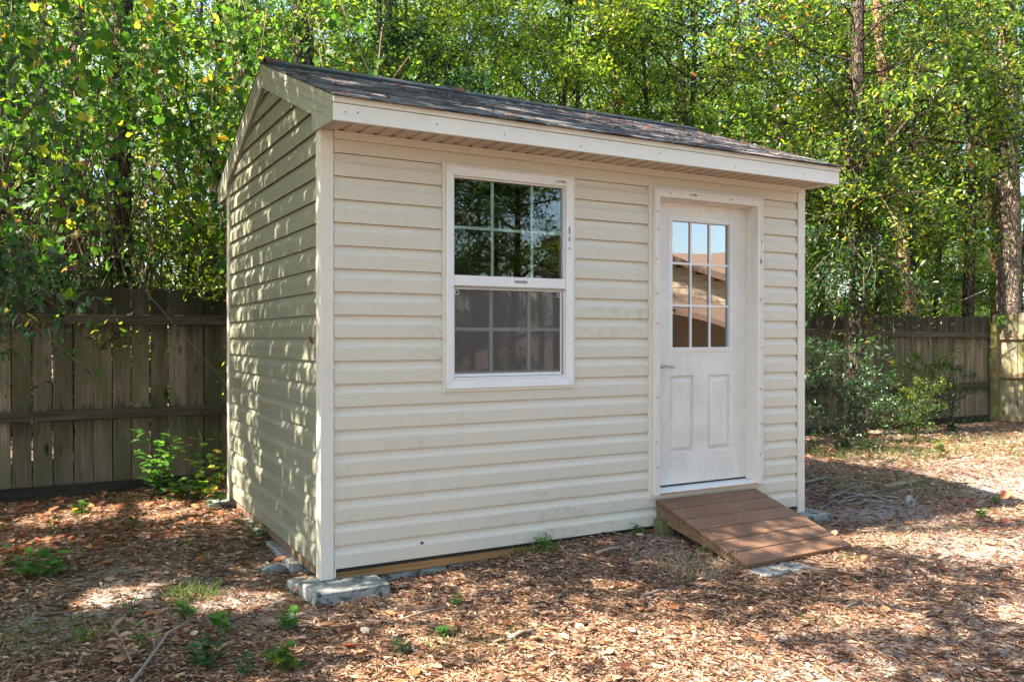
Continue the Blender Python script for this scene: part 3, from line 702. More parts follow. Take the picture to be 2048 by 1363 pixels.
def disc(name, x, y0, y1, z, r, mat, par):
    A = [(x + r * math.cos(q * math.pi / 8), y0, z + r * math.sin(q * math.pi / 8)) for q in range(16)]
    return MB().prism(A, [(a, y1, c) for a, b, c in A]).obj(name, mat, par, bevel=.0015)
disc('deadbolt', 2.362, .066, .079, 1.262, .026, M['white_wood'], door); disc('deadbolt_hole', 2.362, .063, .0655, 1.262, .010, M['metal'], door)
disc('handle_rose', 2.362, .066, .079, 1.122, .022, M['metal'], door)
MB().tube([(2.362, .07, 1.122), (2.362, .030, 1.122), (2.375, .018, 1.123), (2.42, .016, 1.128), (2.465, .018, 1.120), (2.485, .020, 1.114)], [.009, .009, .010, .008, .009, .005], 8).obj('handle', M['metal'], door, smooth=True)
# ---------------- things stuck to the shed, base of the shed
for x0, x1 in ((.085, 1.95), (1.96, WX - .08)): box('skid_beam', M['beam'], shed, x0, .022, -.022, x1, .060, .024, bevel=.003)
box('felt_strip', M['felt'], shed, .085, .026, .0245, WX - .08, .05, .056)
box('side_beam', M['stringer'], shed, .024, .085, -.020, .062, DY - .08, .030, bevel=.003); box('side_felt', M['felt'], shed, .026, .088, .0305, .05, DY - .085, .056)
box('tear', M['screw'], shed, .586, .002, .128, .606, .0035, .142, label='small black tear low on the front siding')
# concrete pavers and blocks the shed stands on
def paver(x0, y0, x1, y1, zt, h, label, rz=0, name='concrete_paver', mat='concrete', group=None):
    cx, cy = (x0 + x1) / 2, (y0 + y1) / 2
    o = MB().box(x0 - cx, y0 - cy, -h, x1 - cx, y1 - cy, 0).obj(name, M[mat], None, (cx, cy, zt), bevel=.006, rot=(0, 0, R(rz)))
    return tag(o, label, 'paver', group)
paver(-.10, -.215, .315, .085, -.004, .085, 'grey mouldy concrete block under the near corner of the shed', 1.5)
paver(-.118, .09, -.02, .24, -.03, .07, 'small broken concrete lump behind the near corner block', 8)
paver(.36, .03, .765, .22, -.024, .06, 'pale half buried concrete paver under the front beam, left of two')
paver(.785, .03, 1.18, .22, -.024, .045, 'pale half buried concrete paver under the front beam, right of two')
paver(3.60, -.115, 3.90, .12, -.004, .07, 'grey concrete block under the far right corner of the shed', 3)
paver(-.03, .50, .10, 1.15, -.022, .09, 'long rough grey block under the side wall of the shed')
paver(-.03, 1.40, .10, 1.95, -.022, .07, 'pale rough block under the side wall near the rear')
paver(-.16, 2.46, .05, 2.72, .012, .06, 'pale paver at the rear left corner of the shed', -6)
paver(2.27, -1.02, 2.66, -.80, -.034, .06, 'sunlit flat concrete paver at the foot of the ramp', 2)
# ---------------- entry ramp
ramp = empty('entry_ramp', (2.75, -.04, 0), label='short brown composite board ramp leading up to the shed door', cat='ramp')
ramp.location = (0, 0, 0)
TL, TR, BL, BR = Vector((2.296, -.018, .232)), Vector((3.208, -.018, .230)), Vector((2.272, -.885, -.004)), Vector((3.226, -.848, -.008))
def bil(u, v): return TL.lerp(TR, u).lerp(BL.lerp(BR, u), v)
nrm = (TR - TL).cross(BL - TL).normalized(); nrm = nrm if nrm.z > 0 else -nrm
for i in range(6):
    v0, v1 = i / 6 + .005, (i + 1) / 6 - .005
    A = []; B = []
    th = .026; ng = 6
    prof = [(0, -.0025), (.02, 0), (.98, 0), (1, -.0025), (1, -th)]
    for q in range(ng):
        c = 1 - (q + .5) / ng; prof += [(c + .045, -th), (c + .035, -.010), (c - .035, -.010), (c - .045, -th)]
    prof += [(0, -th)]
    e0, e1 = random.uniform(-.004, .004), random.uniform(-.005, .005)
    for t, d in prof:
        v = v0 + (v1 - v0) * t; A.append(bil(e0, v) + nrm * d); B.append(bil(1 + e1, v) + nrm * d)
    MB().prism(A, B).obj('deck_board', M['ramp'], ramp)
scr = None
for i in range(6):
    for u in (.035, .50, .965):
        for t in (.25, .75):
            c = bil(u + random.uniform(-.006, .006), (i + t) / 6) + nrm * .0004
            if scr is None:
                scr = MB().prism([(.0045 * math.cos(q), .0045 * math.sin(q), 0) for q in (0, 1.05, 2.1, 3.14, 4.2, 5.24)], [(.0045 * math.cos(q), .0045 * math.sin(q), .0012) for q in (0, 1.05, 2.1, 3.14, 4.2, 5.24)]).obj('screw_head', M['metal'], ramp, loc=c, rot=(-.26, 0, 0)).data
            else: inst('screw_head', scr, ramp, c, (-.26, 0, 0))
for u in (.012, .5, .985):
    P0, P1 = bil(u, .0) + nrm * -.027, bil(u, .985) + nrm * -.027
    w = Vector((.036, 0, 0)) if u < .9 else Vector((-.036, 0, 0))
    A = [P0, P1, P1 + Vector((0, .02, -.012)), P0 + Vector((0, -.25, -.155)), P0 + Vector((0, 0, -.105))]
    MB().prism(A, [a + w for a in A]).obj('stringer', M['stringer'], ramp)
def block(x0, y0, x1, y1, zt, h, label):
    o = MB().box(x0, y0, 0, x1, y1, h).obj('wood_block', M['blockwood'], None, (0, 0, zt - h), bevel=.004); tag(o, label, 'wood block')
block(2.262, -.115, 2.372, -.03, .108, .15, 'greenish wooden block propping the upper end of the ramp')
block(2.40, -.31, 2.53, -.23, .040, .10, 'low greenish wooden block under the middle of the ramp')

# ------------------------------------------------------------------ fences
def dogear(w, h, t=.017, q=0):
    rs = random.Random(q); c = w * .24
    O = [(-w / 2, 0), (w / 2, 0), (w / 2 + rs.uniform(-.001, .001), h - c * 1.1), (w / 2 - c * .35, h - c * .35), (w / 2 - c * 1.1, h), (-w / 2 + c * 1.1, h), (-w / 2 + c * .35, h - c * .35), (-w / 2, h - c * 1.1)]
    return MB().prism([(a, 0, b) for a, b in O], [(a, t, b) for a, b in O])
fence = empty('rear_fence', (0, 3.92, 0), label='weathered grey wooden privacy fence running behind the shed', cat='fence')
side = empty('side_fence', (12.6, 3.9, 0), label='sunlit pale wooden fence turning the corner at the far right', cat='fence')
fence.location = (0, 0, 0); side.location = (0, 0, 0)
bd = {}
def board(par, w, h, mat, loc, rz, q):
    key = (w, h, mat, q)
    rot = (random.uniform(-.006, .006), random.uniform(-.005, .005), rz + random.uniform(-.01, .01))
    if key not in bd: bd[key] = dogear(w, h, q=q).obj('board', M[mat], par, loc, rot=rot).data
    else: inst('board', bd[key], par, loc, rot)
x = -9.4 + .046; i = 0; marks = []
while x < 12.55:
    p = .158 if x < 3.8 else .1385; p *= random.uniform(.985, 1.015)
    q = random.randrange(3); w = (.145, .148, .151)[q] if x < 3.8 else (.128, .131, .134)[q]
    top = 1.765 if x < .3 else 1.765 - .09 * min(1, (x - .3) / 6)
    h = 1.84
    board(fence, w, h, 'fence', (x, 3.932 + random.uniform(-.003, .004), top - h + random.uniform(-.022, .018)), 0, q)
    x += p; i += 1
def rail(par, a, b, hgt, th, mat, name='rail'):
    a = Vector(a); b = Vector(b); d = (b - a).normalized(); n = Vector((-d.y, d.x, 0))
    if n.y > 0 or (abs(n.y) < .1 and n.x > 0): n = -n
    u = Vector((0, 0, hgt)); A = [a, a + n * th, a + n * th + u, a + u]
    return MB().prism(A, [p + (b - a) for p in A]).obj(name, M[mat], par, bevel=.003)
for xa, xb in ((-9.4, -4.6), (-4.598, -.0), (.002, 4.7), (4.702, 9.4), (9.402, 12.50)):
    f = lambda x, l, r: l + (r - l) * min(max((x - 0) / 12.5, 0), 1)
    rail(fence, (xa, 3.931, f(xa, 1.442, 1.312)), (xb, 3.931, f(xb, 1.442, 1.312)), .088, .038, 'rail')
    rail(fence, (xa, 3.931, f(xa, .596, .49)), (xb, 3.931, f(xb, .596, .49)), .088, .038, 'rail')
    rail(fence, (xa, 3.930, f(xa, -.085, -.06) + random.uniform(-.003, .003)), (xb, 3.930, f(xb, -.075, -.06)), .105, .030, 'kick', 'kickboard')
for xx in (-4.6, 0.0, 4.7, 9.4): box('fence_post', M['rail'], fence, xx - .045, 3.955, -.1, xx + .045, 4.045, 1.66)
y = 3.86
while y > -6.5:
    board(side, .138, 1.80, 'fence_pale', (12.60 + random.uniform(-.003, .003), y, -.08 + random.uniform(-.012, .012)), R(-90), random.randrange(3)); y -= .1445 * random.uniform(.99, 1.01)
for z in (1.29, .66, -.05): rail(side, (12.598, 3.85, z), (12.598, -6.5, z), .095, .038, 'rail_pale')
box('fence_post', M['gate_post'], side, 12.47, 3.775, -.1, 12.565, 3.875, 1.56, bevel=.004, label='mossy green corner post')
# guy wire running down from the trees to the ground behind the shed
MB().tube([(-.72, 3.5, 2.05), (-.525, 3.5, 1.734), (.17, 3.5, .885), (.92, 3.5, -.05)], .0028, 5).obj('guy_wire', M['twig_grey'])
tag(bpy.data.objects['guy_wire'], 'thin grey cable slanting down in front of the rear fence beside the shed', 'cable')
# ------------------------------------------------------------------ trees beyond the fence
TA = tree_meshes('oak_a', 10.5, 1.2, 2.7, 20000, .092, .11, nl=24, seed=1, lm='leaf')
TB = tree_meshes('oak_b', 9.5, 1.2, 2.5, 18500, .092, .10, nl=22, seed=2, lm='leaf_lime', lean=(.06, .02))
TE = tree_meshes('holly_e', 8.6, 3.2, 2.4, 16000, .088, .09, nl=30, seed=9, lm='leaf', kind='oval')
SD = tree_meshes('shrub_d', 2.6, .2, 1.2, 1900, .085, .03, nl=14, seed=18, lm='leaf', kind='oval')
SC = tree_meshes('shrub_c', 2.6, .2, 1.2, 2000, .085, .03, nl=14, seed=8, lm='leaf_dark', kind='oval')
TC = tree_meshes('laurel_c', 8.5, .9, 2.2, 14000, .105, .09, nl=22, seed=3, lm='leaf_dark', lean=(-.03, .03))
TD = tree_meshes('tall_d', 17, 6.5, 3.4, 13000, .12, .17, nl=24, seed=4, lm='leaf', bark='bark')
SA = tree_meshes('shrub_a', 2.9, .15, 1.35, 5200, .085, .035, nl=18, seed=5, lm='leaf_dark')
SB = tree_meshes('shrub_b', 3.1, .2, 1.45, 5200, .080, .03, nl=18, seed=6, lm='leaf_lime')
gw_ = 'understory trees of the wood beyond the fence'
rs = random.Random(21)
def wood(kinds, x, y, sc, label, group):
    t = rs.choice(kinds); return place_tree('understory_tree', t[0], t[1], (x, y), rs.uniform(0, 6.28), sc * rs.uniform(.88, 1.12), label=label, cat='tree', group=group)
ROWS = [(5.9, -5.5, 17, 2.15, (TA, TB, TB, TC), .72, .35), (8.8, -4, 20, 2.5, (TA, TB, TA), .92, .7), (12.5, -4, 25, 3.6, (TB, TB, TA), 1.05, 1), (17.5, -3, 33, 5.0, (TA, TB, TC), 1.2, 1.3)]
for yr_, xa, xb, st, kinds, sc, jit in ROWS:
    x = xa
    while x < xb:
        wood(kinds, x + rs.uniform(-.5, .5), yr_ + rs.uniform(-jit, jit), sc, 'leafy understory tree in the sunlit wood beyond the rear fence', gw_); x += st
for yr_, xa, xb, st, sc in ((25, -3, 45, 7.0, 1.4), (36, 0, 66, 9.5, 1.9), (52, 4, 95, 14, 2.4)):
    x = xa
    while x < xb:
        t = rs.choice((TA, TB, TD) if yr_ < 50 else (TA, TB)); place_tree('background_tree', t[0], t[1], (x + rs.uniform(-1, 1), yr_ + rs.uniform(-2, 2)), rs.uniform(0, 6.28), sc * rs.uniform(.85, 1.1) * (.62 if t is TD else 1),
            label='distant tree deep in the wood, seen only through gaps', cat='tree', group='distant trees deep in the wood'); x += st
for (x, y, s) in ((15.0, 1.5, .8), (16.5, -1.5, .9), (15.5, -4.5, .9), (20, 3, 1.2), (21, -3, 1.2)):
    wood((TA, TB), x, y, s, 'leafy understory tree in the sunlit wood beyond the rear fence', gw_)
for x in np.arange(-5, 24, 1.25):
    t = rs.choice((SA, SB) if x > 2 else (SA, SA, SB)); s = rs.uniform(.6, .95) * (1 if x < 2 else 1.05)
    place_tree('undergrowth_shrub', t[0], t[1], (x + rs.uniform(-.3, .3), 5.0 + rs.uniform(-.2, 1.1) + (2 if x > 9.5 else 0)), rs.uniform(0, 6.28), s * (.8 if x > 9.5 else 1), label='shrub in the undergrowth just beyond the rear fence', cat='shrub', group='undergrowth shrubs beyond the fence')
for x in np.arange(-4, 40, 2.1):
    t = rs.choice((SA, SB)); place_tree('undergrowth_shrub', t[0], t[1], (x + rs.uniform(-.5, .5), 10.5 + rs.uniform(-1.5, 1.5) + max(0, (x - 18) * .5)), rs.uniform(0, 6.28), rs.uniform(.9, 1.3), label='shrub in the undergrowth deeper in the wood', cat='shrub', group='undergrowth shrubs deeper in the wood')
# bare trunks one can tell apart
def trunk_tree(name, label, path, rad, mat, crown=None, csc=1.0, cdz=0.0, foot=False, cat='tree', branches=(), n=14):
    t = empty(name, (path[0][0], path[0][1], path[0][2]), label=label, cat=cat)
    P0 = Vector(path[0]); P = [Vector(p) - P0 for p in path]
    Pn = []; Rn = []
    for i in range(len(P) - 1):
        for q in range(4): Pn.append(P[i].lerp(P[i + 1], q / 4) + Vector((random.uniform(-1, 1), random.uniform(-1, 1), 0)) * rad[i] * .12); Rn.append((rad[i] + (rad[i + 1] - rad[i]) * q / 4) * random.uniform(.94, 1.07))
    Pn.append(P[-1]); Rn.append(rad[-1]); Rn[0] *= 1.25
    mb = MB(); mb.tube(Pn, Rn, n, False); mb.obj('trunk', M[mat], t, smooth=True)
    for br in branches:
        mb = MB(); Q = [Vector(p) - P0 for p in br[0]]; mb.tube(Q, [br[1] * (1 - .75 * i / (len(Q) - 1)) for i in range(len(Q))], 7).obj('limb', M[mat], t, smooth=True)
    if crown is not None:
        at = (0, 0, 0) if foot else (P[-1].x, P[-1].y, P[-1].z + cdz)
        o = inst('crown', crown[1], t, at, scale=(csc,) * 3); o['kind'] = 'stuff'
        l = inst('limbs', crown[0], t, at, scale=(csc,) * 3)
    return t
trunk_tree('dark_trunk_tree', 'tree with a dark straight trunk rising behind the shed roof near the ridge', [(1.45, 5.5, -.1), (1.50, 5.5, 3), (1.38, 5.5, 6.5), (1.35, 5.6, 9)], [.15, .13, .115, .09], 'bark', TA, .6, -2.2)
trunk_tree('fence_side_tree', 'dark trunked tree in front of the rear fence right of the shed', [(8.62, 3.45, -.08), (8.66, 3.46, 1.5), (8.76, 3.48, 3.2), (8.72, 3.5, 5), (8.8, 3.55, 7.5)], [.125, .115, .105, .085, .05], 'bark', TE, 1.0, 0, True,
           branches=(([(8.7, 3.47, 2.1), (9.3, 3.3, 2.7), (9.9, 3.2, 2.9)], .03), ([(8.72, 3.47, 2.6), (8.2, 3.2, 3.3), (7.8, 3.0, 3.5)], .03), ([(8.76, 3.48, 3.6), (9.4, 3.2, 4.4), (10.1, 3.1, 4.7)], .035)))
trunk_tree('leaning_orange_tree', 'leaning tree with sunlit orange bark behind the rear fence', [(11.75, 4.75, -.1), (11.52, 4.7, 1.8), (11.25, 4.7, 3.3), (10.9, 4.7, 5.2), (10.7, 4.8, 7.8)], [.14, .125, .11, .09, .06], 'bark_red', TE, .95, 0, True)
trunk_tree('big_pale_pine', 'thick pale barked pine beyond the fence corner at the far right', [(14.15, 4.55, -.1), (14.12, 4.55, 3), (14.0, 4.5, 6), (13.9, 4.5, 12)], [.205, .195, .175, .13], 'bark_pale', TB, .8, -7.5)
trunk_tree('reddish_pine', 'reddish twisted pine trunk high at the far right with a bent limb', [(17.4, 6.6, -.1), (17.3, 6.6, 3.5), (17.05, 6.6, 6), (16.6, 6.6, 8), (16.6, 6.6, 14)], [.22, .2, .18, .17, .12], 'bark_red', TE, .9, -10.0, False,
           branches=(([(17.05, 6.6, 6.0), (16.2, 6.4, 6.7), (15.2, 6.2, 6.9)], .08), ([(17.1, 6.6, 5.2), (18.2, 6.4, 5.9), (18.9, 6.3, 6.1)], .07)))
for (x, y, lean, r_, mt, lb) in ((7.35, 6.4, -.9, .085, 'bark_pale', 'slender crooked pale trunk behind the right end of the roof ridge'), (6.6, 9.0, .1, .07, 'bark_pale', 'thin straight pale trunk seen above the middle of the roof'),
        (9.2, 7.0, -.8, .10, 'bark', 'dark leaning trunk above the right end of the shed roof'), (-.62, 5.8, .15, .15, 'bark', 'broad dark trunk in the shade behind the left part of the fence'),
        (-.95, 8.2, .1, .12, 'bark_pale', 'pale sunlit trunk glimpsed through the thicket at left'), (3.6, 7.8, -.2, .16, 'bark', 'tall trunk draped in leaves above the left half of the roof'),
        (13.0, 8.5, -.5, .09, 'bark_red', 'slim reddish trunk between the shed and the leaning orange tree'), (.35, 6.6, -.3, .06, 'bark', 'thin bent dark trunk just left of the shed behind the fence')):
    trunk_tree('slender_tree', lb, [(x, y, -.1), (x + lean * .3, y, 2.2), (x + lean * .6, y + .1, 4.2), (x + lean * .9, y, 6.5), (x + lean, y, 10)], [r_, r_ * .92, r_ * .8, r_ * .65, r_ * .4], mt, TB if mt != 'bark' else TA, .5, -2.5)
# ------------------------------------------------------------------ shrub masses inside the fence, right of the shed
for (x, y, s, t, lb) in ((7.0, 3.2, .85, SC, 'dark leafy shrub against the rear fence just right of the shed'), (6.1, 3.1, .70, SC, 'open shrub half hidden behind the shed corner'),
        (9.9, 3.4, .5, SD, 'open bushy sapling in front of the fence right of the dark trunk'), (6.3, 3.35, .42, TC, 'young leafy tree half hidden behind the right end of the shed'), (6.5, 2.75, .62, SC, 'dense dark shrub hugging the right end of the shed'), (7.2, 2.6, .36, SC, 'second dense low shrub by the right end of the shed'), (7.4, 2.1, .42, SC, 'knee high shrub nearest the shed on the right'), (8.9, 2.7, .36, SD, 'small low shrub in front of the dark trunk'), (10.6, 3.3, .42, SC, 'small shrub low against the fence left of the corner post')):
    place_tree('shrub', t[0], t[1], (x, y), rs.uniform(0, 6.28), s, label=lb, cat='shrub')
for (x, y, s, t, lb) in ((10.6, 5.1, .95, TE, 'broad leafed tree right behind the fence, left of the leaning orange trunk'), (13.5, 4.95, 1.32, TE, 'tall broad leafed tree behind the fence corner'), (7.0, 5.2, .95, TE, 'broad leafed tree behind the fence just right of the shed roof'), (3.1, 5.7, .75, TB, 'lime green tree right behind the middle of the shed roof'), (5.1, 6.0, .8, TB, 'lime green tree right behind the right half of the shed roof')):
    place_tree('broadleaf_tree', t[0], t[1], (x, y), rs.uniform(0, 6.28), s, label=lb, cat='tree')
# ------------------------------------------------------------------ overhead live oak left of the shed, out of frame, leaves removed on sun lines so light lands on chosen spots
sd = np.array(sun_dir)
SHAFT = [((-1.1, 2.85, -.05), .42), ((-.2, 2.3, -.05), .42), ((-.6, 2.9, -.05), .30), ((-.95, .45, -.05), .26), ((-.45, .1, -.05), .22), ((-.5, .3, -.05), .15),
         ((1.45, -.72, -.05), .12), ((.92, -1.35, -.05), .26), ((1.32, -1.55, -.05), .2), ((1.15, -2.05, -.05), .38), ((-.05, -1.35, -.05), .22), ((.3, -1.6, -.05), .2),
         ((4.1, -1.05, -.05), .5), ((3.6, -.62, -.05), .3), ((4.4, -1.5, -.05), .45), ((6.5, .0, -.05), .55), ((5.5, -.6, -.05), .4), ((2.9, -1.0, 0), .2), ((2.3, -1.7, -.05), .3), ((3.0, -2.2, -.05), .3), ((8.5, 1.2, 0), .5), ((7.4, -.2, 0), .45), ((-.45, 3.35, .3), .28), ((-.1, 3.0, .35), .2)]
for q in range(30):
    SHAFT.append(((rs.uniform(-1.6, 1.6), rs.uniform(3.2, 5), rs.uniform(1.9, 4.2)), rs.uniform(.15, .4)))
for q in range(90):
    SHAFT.append(((0, .7 + 1.9 * math.sqrt(rs.random()), rs.uniform(.1, 2.7)), rs.uniform(.03, .085)))
for q in range(8): SHAFT.append(((0, rs.uniform(0, 1.2), rs.uniform(.1, 2.9)), rs.uniform(.03, .07)))
for q in range(10): SHAFT.append(((rs.uniform(.2, 3.6), rs.uniform(-.2, 1.2), 2.9), rs.uniform(.08, .2)))
def shafted(P, keep=.04):
    m = np.ones(len(P), bool)
    for c, r in SHAFT:
        d = P - np.array(c); t = d @ sd; q = d - t[:, None] * sd
        m &= ~((np.linalg.norm(q, axis=1) < r * (.7 + .5 * rng.random(len(P)))) & (t > 0) & (rng.random(len(P)) > keep))
    return m
def canopy(name, label, foot, spread, n, leaf, mat, seed, limbs=11):
    t = empty(name, (foot[0], foot[1], -.1), label=label, cat='tree'); F0 = Vector((foot[0], foot[1], -.1)); r_ = random.Random(seed)
    mb = MB(); mb.tube([(0, 0, 0), (.1, .05, 1.5), (.05, .1, 3.0), (.2, .1, 4.6), (.4, .1, 6.5)], [.30, .24, .20, .16, .08], 12, False)
    cl = []
    for i in range(limbs):
        a = i * 2.4 + r_.uniform(-.3, .3); p = Vector((.1, .1, 3.0 + 3.0 * i / limbs)); d = Vector((math.cos(a), math.sin(a), .45)).normalized(); ln = spread * r_.uniform(.7, 1.05); pts = [p]
        for j in range(6):
            d = (d + Vector((r_.uniform(-.25, .25), r_.uniform(-.25, .25), r_.uniform(-.14, .06)))).normalized(); pts.append(pts[-1] + d * ln / 6)
        mb.tube(pts, [.09 * (1 - .85 * j / 6) for j in range(7)], 6, False)
        for j in range(2, 7):
            for q in range(4):
                e = pts[j] + Vector((r_.uniform(-1, 1), r_.uniform(-1, 1), r_.uniform(-.3, .5))) * spread * .22; mb.tube([pts[j], e], [.018, .005], 3, False); cl.append(e); cl.append(pts[j].lerp(e, .5))
    o = mb.obj('trunk', M['bark'], t, smooth=True)
    C = np.array([tuple(c) for c in cl]); idx = rng.integers(0, len(C), n); P = C[idx] + rvec(n) * np.array([.42, .42, .28])
    P = P[P[:, 2] > 2.6]; P = P[shafted(P + np.array(F0))]
    k = len(P); Ls = leaf * rng.uniform(.7, 1.25, k)
    V, Fc, T = leaf_arrays(P, unit(rvec(k) + np.array([0, 0, -.2])), unit(rvec(k, .6) + np.array([0, 0, .9])), Ls, Ls * .5, 'diamond')
    o = bpy.data.objects.new('crown', np_mesh('crown', V, Fc, M[mat], T)); link(o, t); o['kind'] = 'stuff'
    return t
canopy('overhanging_oak', 'large spreading oak standing left of the shed whose crown shades it', (-4.6, 1.4), 5.6, 70000, .12, 'leaf', 31, 14)
canopy('overhanging_oak', 'second spreading oak left of the yard, nearer the camera', (-6.0, -3.4), 5.0, 20000, .12, 'leaf', 32, 11)
SHAFT = [((12.58, 3.3, 1.2), .55), ((12.58, 2.9, .5), .5), ((14.1, 4.5, 2.6), .55), ((14.1, 4.5, 3.8), .5), ((14.1, 4.5, 1.9), .4), ((11.5, 4.7, 1.9), .35), ((11.3, 4.7, 2.9), .4), ((9.6, 1.2, 0), .7), ((8.0, .4, 0), .5), ((10.8, 2.6, 0), .6), ((8.7, 3.4, 2.2), .3)]  # nearby crowns thinned too, so sun reaches side fence, trunks and ground
for o in [o for o in S.objects if o.name.startswith('crown') and o.parent and o.parent.name.startswith(('fence_side', 'leaning', 'broadleaf', 'big_pale'))]:
    src = TE if o.data == TE[1] else None
    if src is None: continue
    Pn, Dn, Nn, Ls = src[2]; bpy.context.view_layer.update(); mw = np.array(o.matrix_world)
    k = shafted(Pn @ mw[:3, :3].T + mw[:3, 3]); n_ = int(k.sum())
    V, F, T = leaf_arrays(Pn[k], Dn[k], Nn[k], Ls[k], Ls[k] * .45, 'oval'); o.data = np_mesh('crown', V, F, M['leaf'], T)
# ------------------------------------------------------------------ leafy sprays close to the camera's left edge: grape vine and laurel branches
def spray(par, pts, n, L, mat, kind, droop=.5, wr=.8, big=0, spread=.12, rad=.006, stemmat='twig', tmax=1.0, name='leaf', face=None):
    """a stem with leaves set along it; the first `big` leaves are single objects, the rest one mesh"""
    MB().tube(pts, [rad * (1 - .6 * i / (len(pts) - 1)) for i in range(len(pts))], 5).obj('stem', M[stemmat], par, smooth=True)
    P = np.array([tuple(p) for p in pts]); sg = np.linalg.norm(np.diff(P, axis=0), axis=1); cs = np.concatenate([[0], np.cumsum(sg)])
    t = np.sort(rng.random(n)) * cs[-1]; i = np.clip(np.searchsorted(cs, t) - 1, 0, len(sg) - 1); f = (t - cs[i]) / sg[i]
    B = P[i] + (P[i + 1] - P[i]) * f[:, None]; B = B + rvec(n, spread) * np.array([1, 1, .7])
    D = unit(rvec(n, .8) + np.array([0, 0, -droop])); N = unit(rvec(n, .5) + (np.array([0, 0, .8]) if face is None else np.array(face)))
    Ls = L * rng.uniform(.65, 1.2, n); T = rng.random(n) * tmax
    if big:
        for q in range(min(big, n)):
            V, F, TT = leaf_arrays(B[q:q+1], D[q:q+1], N[q:q+1], Ls[q], Ls[q] * wr, kind, T[q:q+1])
            o = bpy.data.objects.new(name, np_mesh(name, V - B[q], F, M[mat], TT)); o.location = B[q]; link(o, par)
        B, D, N, Ls, T = B[big:], D[big:], N[big:], Ls[big:], T[big:]
    if len(B):
        V, F, TT = leaf_arrays(B, D, N, Ls, Ls * wr, kind, T); o = bpy.data.objects.new('foliage', np_mesh('foliage', V, F, M[mat], TT)); link(o, par); o['kind'] = 'stuff'
vine = empty('grape_vine', (0, 0, 0), label='wild grape vine hanging in a sloping curtain from the trees at upper left', cat='vine')
r_ = random.Random(3); nb = 0
for i in range(52):
    u = i / 51
    x0 = -2.0 + 3.3 * u + r_.uniform(-.2, .2); y0 = r_.uniform(3.0, 5.3); z0 = 3.5 + r_.uniform(.2, 1.5)
    ln = r_.uniform(1.2, 2.9) * (1.0 - .25 * u); pts = [Vector((x0, y0, z0))]
    d = Vector((r_.uniform(.0, .35), r_.uniform(-.15, .1), -1))
    for j in range(5): pts.append(pts[-1] + (d + Vector((r_.uniform(-.2, .25), r_.uniform(-.2, .1), 0))).normalized() * ln / 5)
    spray(vine, pts, int(r_.uniform(22, 48) * ln), r_.choice((.06, .078, .092)), 'leaf_vine', 'grape', .55, .95, 4 if i % 1 == 0 else 0, .16, .006, 'twig', face=(-.3, -.5, .55))
laurel = empty('laurel_branch', (0, 0, 0), label='dark glossy leafed branch reaching in at the left edge before the fence', cat='branch')
MB().tube([(-2.6, 1.2, 2.4), (-2.1, 1.3, 2.1), (-1.55, 1.45, 1.75), (-1.2, 1.5, 1.45)], [.03, .022, .014, .006], 6).obj('limb', M['bark'], laurel, smooth=True)
for i in range(20):
    a = Vector((-1.95 + .55 * r_.random(), 1.25 + r_.uniform(-.35, .35), 1.95 - .25 * r_.random())); pts = [a]
    e = Vector((-1.75 + r_.uniform(.0, .85) * 1.0, 1.3 + r_.uniform(-.45, .45), r_.uniform(1.15, 2.2)))
    for j in range(1, 5): pts.append(a.lerp(e, j / 4) + Vector((r_.uniform(-.03, .03), r_.uniform(-.03, .03), -.02 * j)))
    spray(laurel, pts, 24, .085, 'leaf_dark', 'oval', .35, .42, 7, .035, .004)
for i in range(9):
    a = Vector((-2.2, .4 + r_.random(), 2.9)); pts = [a]; e = Vector((-1.5 + r_.uniform(-.2, .45), .6 + r_.uniform(-.3, 1.0), r_.uniform(2.2, 3.0)))
    for j in range(1, 5): pts.append(a.lerp(e, j / 4))
    spray(laurel, pts, 26, .09, 'leaf_dark', 'oval', .4, .42, 0, .06, .004)
hang = empty('hanging_branches', (0, 0, 0), label='dark green leafy branches hanging around the dark trunk at fence height', cat='branch')
for i in range(26):
    a = Vector((8.75 + r_.uniform(-.2, .2), 3.35, r_.uniform(2.6, 3.9))); e = Vector((8.8 + r_.uniform(-1.9, 1.9), 3.0 + r_.uniform(-.6, .4), r_.uniform(2.0, 4.0))); pts = [a]
    for j in range(1, 6): pts.append(a.lerp(e, j / 5) + Vector((r_.uniform(-.05, .05), r_.uniform(-.05, .05), .2 * math.sin(math.pi * j / 5))))
    spray(hang, pts, 80, .08, 'leaf', 'oval', .25, .42, 0, .13, .007)
for i in range(34):
    a = Vector((8.7 + r_.uniform(-.3, .3), 3.35, r_.uniform(1.9, 2.7))); e = Vector((8.75 + r_.uniform(-1.7, 1.5), 3.1 + r_.uniform(-.7, .5), r_.uniform(.95, 2.1))); pts = [a]
    for j in range(1, 6): pts.append(a.lerp(e, j / 5) + Vector((r_.uniform(-.05, .05), r_.uniform(-.05, .05), .22 * math.sin(math.pi * j / 5))))
    spray(hang, pts, 64, .075, 'leaf_dark' if i % 3 else 'leaf', 'oval', .25, .42, 0, .10, .007)
